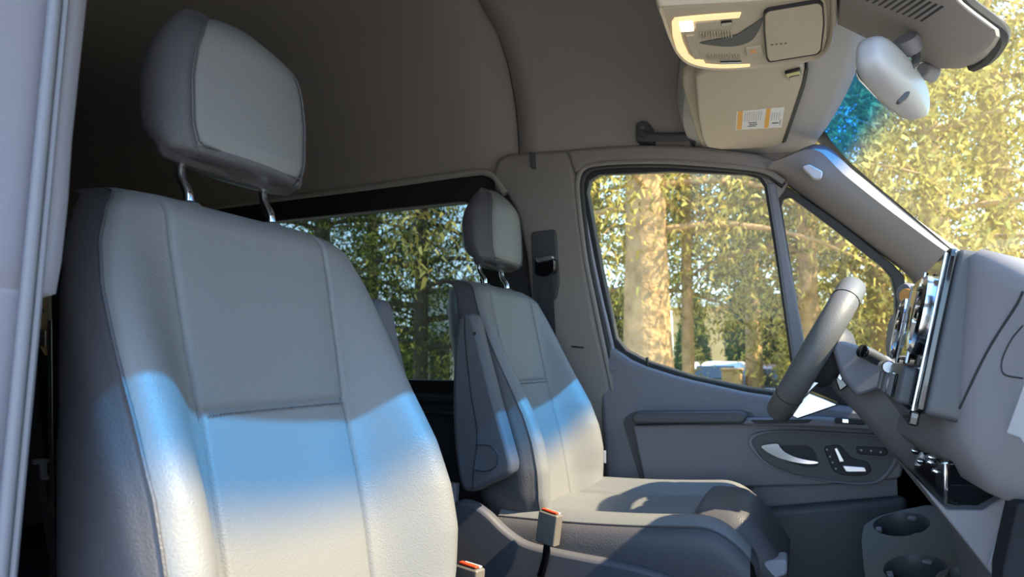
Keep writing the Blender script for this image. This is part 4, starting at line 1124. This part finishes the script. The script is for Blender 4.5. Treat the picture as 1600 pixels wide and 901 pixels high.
for a in (.72, -.72, 2.35, -2.35):
    tube('rim_seam', [rim_pt(a, 2 * math.pi * j / 20, 1.01) for j in range(21)], .0010, M['rubber'], stw, n=5)
hubp = [(-.035, .050), (-.02, .066), (.0, .072), (.012, .066), (.018, .045), (.020, .001)]
lathe('hub', Cw - nW * .028, nW, hubp, M['plastic_dk'], stw, 28)
for s in (-1, 1):
    prism('spoke', rounded([Cw - nW * .02 + yW * s * .04 + dW * .03, Cw - nW * .01 + yW * s * .145 + dW * .035, Cw - nW * .01 + yW * s * .145 - dW * .015, Cw - nW * .02 + yW * s * .04 - dW * .03], .008), nW * .016, M['satin'], stw, bevel=.004)
prism('lower_spoke', [Cw - nW * .03 + yW * -.035 - dW * .05, Cw - nW * .005 + yW * -.040 - dW * .145, Cw - nW * .005 + yW * .040 - dW * .145, Cw - nW * .03 + yW * .035 - dW * .05], -nW * .012, M['satin'], stw, bevel=.003)
prism('lower_spoke_blade', [PY(*q, 1.54) for q in ((1236, 650), (1250, 625), (1264, 612), (1313, 632), (1290, 640), (1246, 655))], (0, .10, 0), M['satin'], stw, bevel=.003)
col_ = thing('steering_column', 'grey steering column shroud with indicator stalk behind the wheel', 'steering column', tuple(Cw - nW * .15))
axc = -nW
rings = []
for d_, r_ in ((.050, .030), (.054, .050), (.075, .062), (.11, .070), (.15, .085), (.20, .105), (.27, .125), (.34, .130)):
    c_ = Cw + axc * d_ + Vector((0, 0, -.012 - .10 * max(0, d_ - .08)))
    rings.append([c_ + (dW * math.cos(2 * math.pi * k / 28) * .86 + yW * math.sin(2 * math.pi * k / 28)) * r_ for k in range(28)])
loft('column_shroud', rings, M['plastic_dash'], col_, angle=60)
tube('indicator_stalk', spline([PY(1404, 602, 1.52), PY(1398, 582, 1.49), PY(1380, 566, 1.47), PY(1360, 554, 1.45), PY(1349, 549, 1.44)], 5), [.020] * 3 + [.017] * 6 + [.0125] * 12, M['plastic_dk'], col_, n=14)
lathe('stalk_end', PY(1349, 549, 1.44), PY(1340, 545, 1.43) - PY(1349, 549, 1.44), [(0, .0130), (.004, .0130), (.006, .010)], M['gloss'], col_, 16)
prism('shift_paddle', rounded([PY(*q, 1.53) for q in ((1305, 592), (1322, 558), (1334, 556), (1342, 566), (1330, 598), (1312, 612))], .006), (0, .04, 0), M['gloss'], col_, bevel=.004)
prism('paddle_face', rounded([PY(*q, 1.525) for q in ((1308, 590), (1324, 556), (1332, 556), (1314, 596))], .003), (0, .01, 0), M['satin'], col_, bevel=.002)
prism('cluster_hood', rounded([PY(*q, 1.46) for q in ((1298, 536), (1310, 530), (1362, 546), (1396, 560), (1396, 600), (1340, 620), (1316, 590))], .01), (0, .32, 0), M['plastic'], db, bevel=.012, seg=3)

# ================================================================== OUTSIDE
def leaf_quads(centres, size, droop, ratio=0.35, up=False):
    """one small leaf quad per centre; droop 0..1 = how far it hangs straight down"""
    n = len(centres)
    d = rng.normal(size=(n, 3)); d[:, 2] = d[:, 2] * (1 - droop) - droop * 1.6
    d /= np.linalg.norm(d, axis=1)[:, None]
    r = rng.normal(size=(n, 3)); s = np.cross(d, r); s /= np.linalg.norm(s, axis=1)[:, None]
    L_ = size * rng.uniform(.6, 1.4, n)[:, None]
    a = centres - s * L_ * ratio * .5; b = centres + s * L_ * ratio * .5
    c = centres + d * L_ * .6 + s * L_ * ratio * .5; e_ = centres + d * L_
    v = np.stack([a, b, c, e_], 1).reshape(-1, 3)
    f = np.arange(n * 4).reshape(n, 4)
    return v, f

def tree(name, label, x, y, h, r0, crown_r, z_low, m, n_br, per, size=.16, droop=.6, spread=.34, clear=0.0, seed=1, bark='bark'):
    global rng
    rng = np.random.default_rng(seed)
    t = thing(name, label, 'tree', (x, y, 0), 'trees outside the van')
    rings = []
    for k in range(15):
        q = k / 14; z = q * h * .95; rr = r0 * (1 - q) ** .8 * (1 + .5 * math.exp(-z / .25)) + .02
        ox, oy = .06 * math.sin(3 * q + x), .06 * math.cos(2.3 * q + y)
        rings.append([(x + ox + rr * math.cos(a) * (1 + .08 * math.sin(5 * a + k)), y + oy + rr * math.sin(a) * (1 + .08 * math.cos(4 * a + 2 * k)), z) for a in np.linspace(0, 2 * math.pi, 14, endpoint=False)])
    loft('trunk', rings, M[bark], t)
    bv, bf, cs = [], [], []
    for i in range(n_br):
        z = z_low + (h - z_low) * (i + rng.uniform(0, 1)) / n_br
        k = (z - z_low) / (h - z_low)
        ln = crown_r * (1 - k) ** .7 * rng.uniform(.7, 1.1) + .3
        az = i * 2.4 + rng.uniform(-.4, .4)
        P0 = np.array([x, y, z]); dv = np.array([math.cos(az), math.sin(az), 0.0])
        prev = None
        for s in range(7):
            q = s / 6
            p = P0 + dv * ln * q + np.array([0, 0, .25 * ln * q - .50 * ln * q * q])
            rr = .045 * (1 - q) * (1 - .6 * k) + .006
            u_ = np.array([-dv[1], dv[0], 0]) * rr; w_ = np.array([0, 0, rr])
            b0 = len(bv); bv += [p + u_, p + w_, p - u_, p - w_]
            if prev is not None:
                for a in range(4): bf.append([prev + a, prev + (a + 1) % 4, b0 + (a + 1) % 4, b0 + a])
            prev = b0
            if q > .15:
                for _ in range(2 + int(2 * q)):
                    k0 = p + rng.normal(size=3) * np.array([spread, spread, spread * .7])
                    m_ = int(per * rng.uniform(.6, 1.4))
                    c_ = k0 + rng.normal(size=(m_, 3)) * np.array([.10, .10, .06])
                    c_[:, 2] -= rng.exponential(.22 if droop > .5 else .10, m_)
                    cs.append(c_)
    mkq('branches', bv, bf, M[bark], t)['kind'] = 'stuff'
    cs = np.concatenate(cs)
    v, f = leaf_quads(cs, size, droop)
    mkq('foliage', v, f, m, t)['kind'] = 'stuff'
    return t

def XY(px, d):
    """a spot on the ground seen at picture column px, d metres across"""
    p = PY(px, 560, d); return p.x, p.y

A, B = 'leaf_a', 'leaf_b'
tx = XY(1020, 7.4); tree('cedar_tree', "thick brown-trunked cedar seen through the middle of the driver's window", *tx, 11, .27, 3.0, 2.9, M[A], 44, 42, 0.071, .7, seed=3)
tx = XY(1082, 9.5); tree('cedar_tree', "yellow-green drooping tree in the right half of the driver's window", *tx, 11, .07, 2.8, 3.1, M[A], 44, 39, 0.080, .7, seed=4)
tx = XY(1262, 9.0); tree('cedar_tree', 'yellow-green drooping tree seen through the small quarter window', *tx, 10, .12, 2.6, 2.7, M[A], 42, 39, 0.080, .7, seed=5)
tx = XY(1370, 11.5); tree('cedar_tree', 'olive tree seen just left of the windscreen pillar foot', *tx, 11, .16, 2.6, 1.9, M[A], 44, 42, 0.084, .65, seed=6)
tx = XY(1470, 9.5); tree('cedar_tree', 'yellow-green tree seen through the windscreen above the pillar', *tx, 10, .16, 2.6, 2.3, M[A], 44, 42, 0.080, .65, seed=7)
tx = XY(1585, 11); tree('cedar_tree', 'yellow-green tree at the right edge of the windscreen', *tx, 12, .2, 3.2, 2.2, M[A], 48, 42, 0.084, .65, seed=8)
tx = XY(655, 8.5); tree('fir_tree', "dark green fir with hanging branches seen beside the driver's headrest", *tx, 11, .10, 2.3, 1.5, M[B], 54, 34, 0.076, .75, seed=9, bark='bark_dk')
tx = XY(500, 9.0); tree('leafy_tree', 'bright green leafy tree at the left of the rear side window', *tx, 10, .16, 2.6, 2.2, M[B], 42, 39, 0.071, .35, seed=10, bark='bark_dk')
tx = XY(580, 15.0); tree('leafy_tree', 'green tree standing farther back behind the fir', *tx, 11, .2, 3.0, 2.2, M[B], 40, 34, 0.109, .4, seed=12, bark='bark_dk')
tx = XY(930, 10.5); tree('fir_tree', "olive fir behind the pillar at the left edge of the driver's window", *tx, 11, .2, 2.6, 2.4, M[A], 44, 42, 0.084, .7, seed=13)
tx = XY(1180, 17); tree('leafy_tree', "distant green tree behind the low building", *tx, 9, .2, 3.0, 3.2, M[B], 34, 37, 0.126, .4, seed=14)

# unseen trees added ahead of the van to dim light through the windscreen
for i, (x, y, h_) in enumerate(((10.5, -5.0, 6.0), (11.5, -1.0, 6.3), (11.0, 3.2, 6.0), (9.5, 7.0, 6.5))):
    tree('unseen_blocker_tree', ('unseen tree added ahead of the bonnet to dim light from the front, ' + ('farthest to the right', 'second from the right', 'second from the left', 'nearest the lawn')[i]), x, y, h_, .15, 2.4, 1.0, M[A], 30, 40, .11, .5, seed=30 + i)

def shrub(label, px, d, h, r, n, m, seed, cone=True):
    global rng
    rng = np.random.default_rng(seed)
    x, y = XY(px, d)
    t = thing('shrub', label, 'shrub', (x, y, 0), 'shrubs outside the van')
    tube('stem', [(x, y, 0), (x + .03, y, h * .5), (x, y, h * .85)], [.05, .04, .015], M['bark'], t, n=7)
    z = rng.uniform(.03, 1, n); a = rng.uniform(0, 2 * math.pi, n); k = rng.uniform(.3, 1, n) ** .5
    R_ = r * ((1 - z) ** .8 + .08 if cone else np.sqrt(np.maximum(.05, 1 - (2 * z - 1) ** 2))) * k
    c_ = np.stack([x + R_ * np.cos(a), y + R_ * np.sin(a), z * h], 1)
    v, f = leaf_quads(c_, .05 + .005 * d, .1, .5)
    mkq('foliage', v, f, m, t)['kind'] = 'stuff'
shrub("dark conical shrub right of the brown trunk in the driver's window", 1082, 22, 3.6, .75, 9000, M['leaf_c'], 21)
shrub("tall dark green shrub at the right side of the driver's window", 1180, 22, 4.0, .85, 10000, M['leaf_c'], 22, False)
shrub("green bush near the division bar of the driver's window", 1224, 20, 3.2, .6, 9000, M['leaf_b'], 23, False)
shrub("low green bush at the left lower corner of the driver's window", 952, 16, 3.2, .9, 10000, M['leaf_b'], 24, False)
shrub('pale green bush seen through the quarter window', 1300, 17, 2.6, 1.2, 12000, M['leaf_a'], 25, False)
shrub('olive bush seen beside the steering wheel top', 1385, 15, 2.6, 1.2, 12000, M['leaf_a'], 26, False)
shrub('dark bush below the fir in the rear side window', 600, 15, 2.2, 1.0, 9000, M['leaf_c'], 27, False)

# ---- low tan building behind the trees
bx, by = XY(1120, 36)
hb_ = thing('low_building', "low tan building with a white flat eave seen through the driver's window", 'building', (bx, by, 0))
box('building_wall', (bx - 2.2, by, 0), (bx + 3.0, by + 5, 4.2), M['stucco'], hb_, .02)
box('roof_eave', (bx - 2.6, by - .5, 4.2), (bx + 6.6, by + 5.5, 4.7), M['roofing'], hb_, .03)
box('plinth', (bx - 2.22, by - .03, 0), (bx + 3.02, by + .02, .4), M['roofing'], hb_, .01)

def car(name, label, x, y, m, hgt):
    """a parked car seen end-on; (x, y) is the middle of its near bumper"""
    t = thing(name, label, 'car', (x, y, 0), 'parked cars outside')
    s = hgt / 1.5
    body = [(0, .28), (-.02, .62), (.10, .86), (.9, .92), (3.1, .90), (4.1, .80), (4.25, .60), (4.25, .28)]
    cab = [(.45, .88), (.95, 1.38), (1.25, 1.47), (2.3, 1.48), (2.6, 1.42), (3.3, .88)]
    prism('body', [(x - .88, y + a, b * s) for a, b in body], (1.76, 0, 0), m, t, bevel=.09, seg=3)
    prism('cabin', [(x - .76, y + a, b * s) for a, b in cab], (1.52, 0, 0), m, t, bevel=.08, seg=3)
    prism('rear_screen', [(x - .6, y + .48, .97 * s), (x + .6, y + .48, .97 * s), (x + .52, y + .82, 1.32 * s), (x - .52, y + .82, 1.32 * s)], (0, -.03, .03), M['gloss'], t)
    for k in (-1, 1):
        prism('side_window', [(x + k * .765, y + a, b * s) for a, b in ((1.05, .98), (1.25, 1.36), (2.4, 1.38), (2.95, .98))], (k * .01, 0, 0), M['gloss'], t)
        prism('tail_lamp', [(x + k * .84, y - .03, .66 * s), (x + k * .60, y - .04, .66 * s), (x + k * .60, y - .02, .80 * s), (x + k * .82, y + .0, .80 * s)], (0, .05, 0), M['red'], t)
        for yy in (.75, 3.4):
            w_ = lathe('wheel', (x + k * .70, y + yy, .31), (k, 0, 0), [(-.03, .29), (0, .32), (.16, .32), (.19, .28), (.19, .20)], M['rubber'], t, 22)
            lathe('hubcap', (x + k * .89, y + yy, .31), (k, 0, 0), [(0, .19), (.012, .17), (.016, .05)], M['satin'], w_, 16)
    prism('number_plate', [(x - .22, y - .045, .52 * s), (x + .22, y - .045, .52 * s), (x + .22, y - .045, .63 * s), (x - .22, y - .045, .63 * s)], (0, .03, 0), M['white'], t)
    return t
cx, cy = XY(1112, 19.5); car('parked_car', "white parked car seen low through the driver's window", cx, cy, M['carwhite'], 1.48)
cx, cy = XY(1204, 17.5); car('parked_car', "dark parked car left of the steering wheel, low in the driver's window", cx, cy, M['cargrey'], 1.42)
ub = XY(1142, 16.5)
ut = thing('utility_box', 'tan ground-standing utility box in front of the parked cars', 'utility box', (ub[0], ub[1], 0))
box('cabinet', (ub[0] - .22, ub[1], 0), (ub[0] + .22, ub[1] + .5, 1.26), M['stucco'], ut, .02)
box('cabinet_lid', (ub[0] - .25, ub[1] - .03, 1.26), (ub[0] + .25, ub[1] + .53, 1.31), M['stucco'], ut, .015)
# ---- wooden fence along the lawn, plank by plank
fx_, fy_ = XY(1290, 11.2)
fn = thing('plank_fence', 'brown plank fence low behind the quarter window', 'fence', (fx_, fy_, 0))
pl0 = None
for i in range(30):
    x = fx_ - .5 + i * .16
    if pl0 is None:
        pl0 = box('plank', (x, fy_, 0.02), (x + .145, fy_ + .03, 1.38), M['wood'], fn, .004)
    else:
        o = pl0.copy(); COL.objects.link(o); o.location.x = pl0.location.x + i * .16; o.location.z = -.02 * (i % 3)
box('fence_rail', (fx_ - .5, fy_ + .03, 1.1), (fx_ + 4.3, fy_ + .08, 1.2), M['wood'], fn)
# ---- light pole and pale wall far behind the fir
px_, py_ = XY(668, 16)
pw = thing('pale_building', 'pale far building behind the fir in the rear side window', 'building', (px_, py_, 0))
box('building_wall', (px_ - .5, py_, 0), (px_ + 1.6, py_ + 3, 3.3), M['roofing'], pw)
box('roof_eave', (px_ - .7, py_ - .2, 3.3), (px_ + 1.8, py_ + 3.2, 3.45), M['cargrey'], pw)
box('doorway', (px_ + .1, py_ - .03, 0), (px_ + .7, py_ + .01, 2.1), M['cargrey'], pw)
kp_ = XY(600, 7.6)
struct(box('kerb', (-9, 5.85, 0), (9, 6.0, .14), M['roofing'], None, .02))
# ---- driver's wing mirror
wm = thing('wing_mirror', "dark driver's wing mirror outside the quarter window, behind the display unit", 'wing mirror', tuple(PY(1400, 520, 2.2)))
prism('mirror_shell', spline([PY(*q, 2.22) for q in ((1386, 560), (1384, 530), (1389, 500), (1402, 486), (1430, 484), (1440, 520), (1430, 570), (1400, 572))], 4, True), (.09, .05, 0), M['plastic_dk'], wm, bevel=.02, seg=3)
prism('mirror_stay', [PY(*q, 2.10) for q in ((1398, 560), (1420, 555), (1424, 580), (1398, 585))], (0, .14, 0), M['plastic_dk'], wm, bevel=.01)
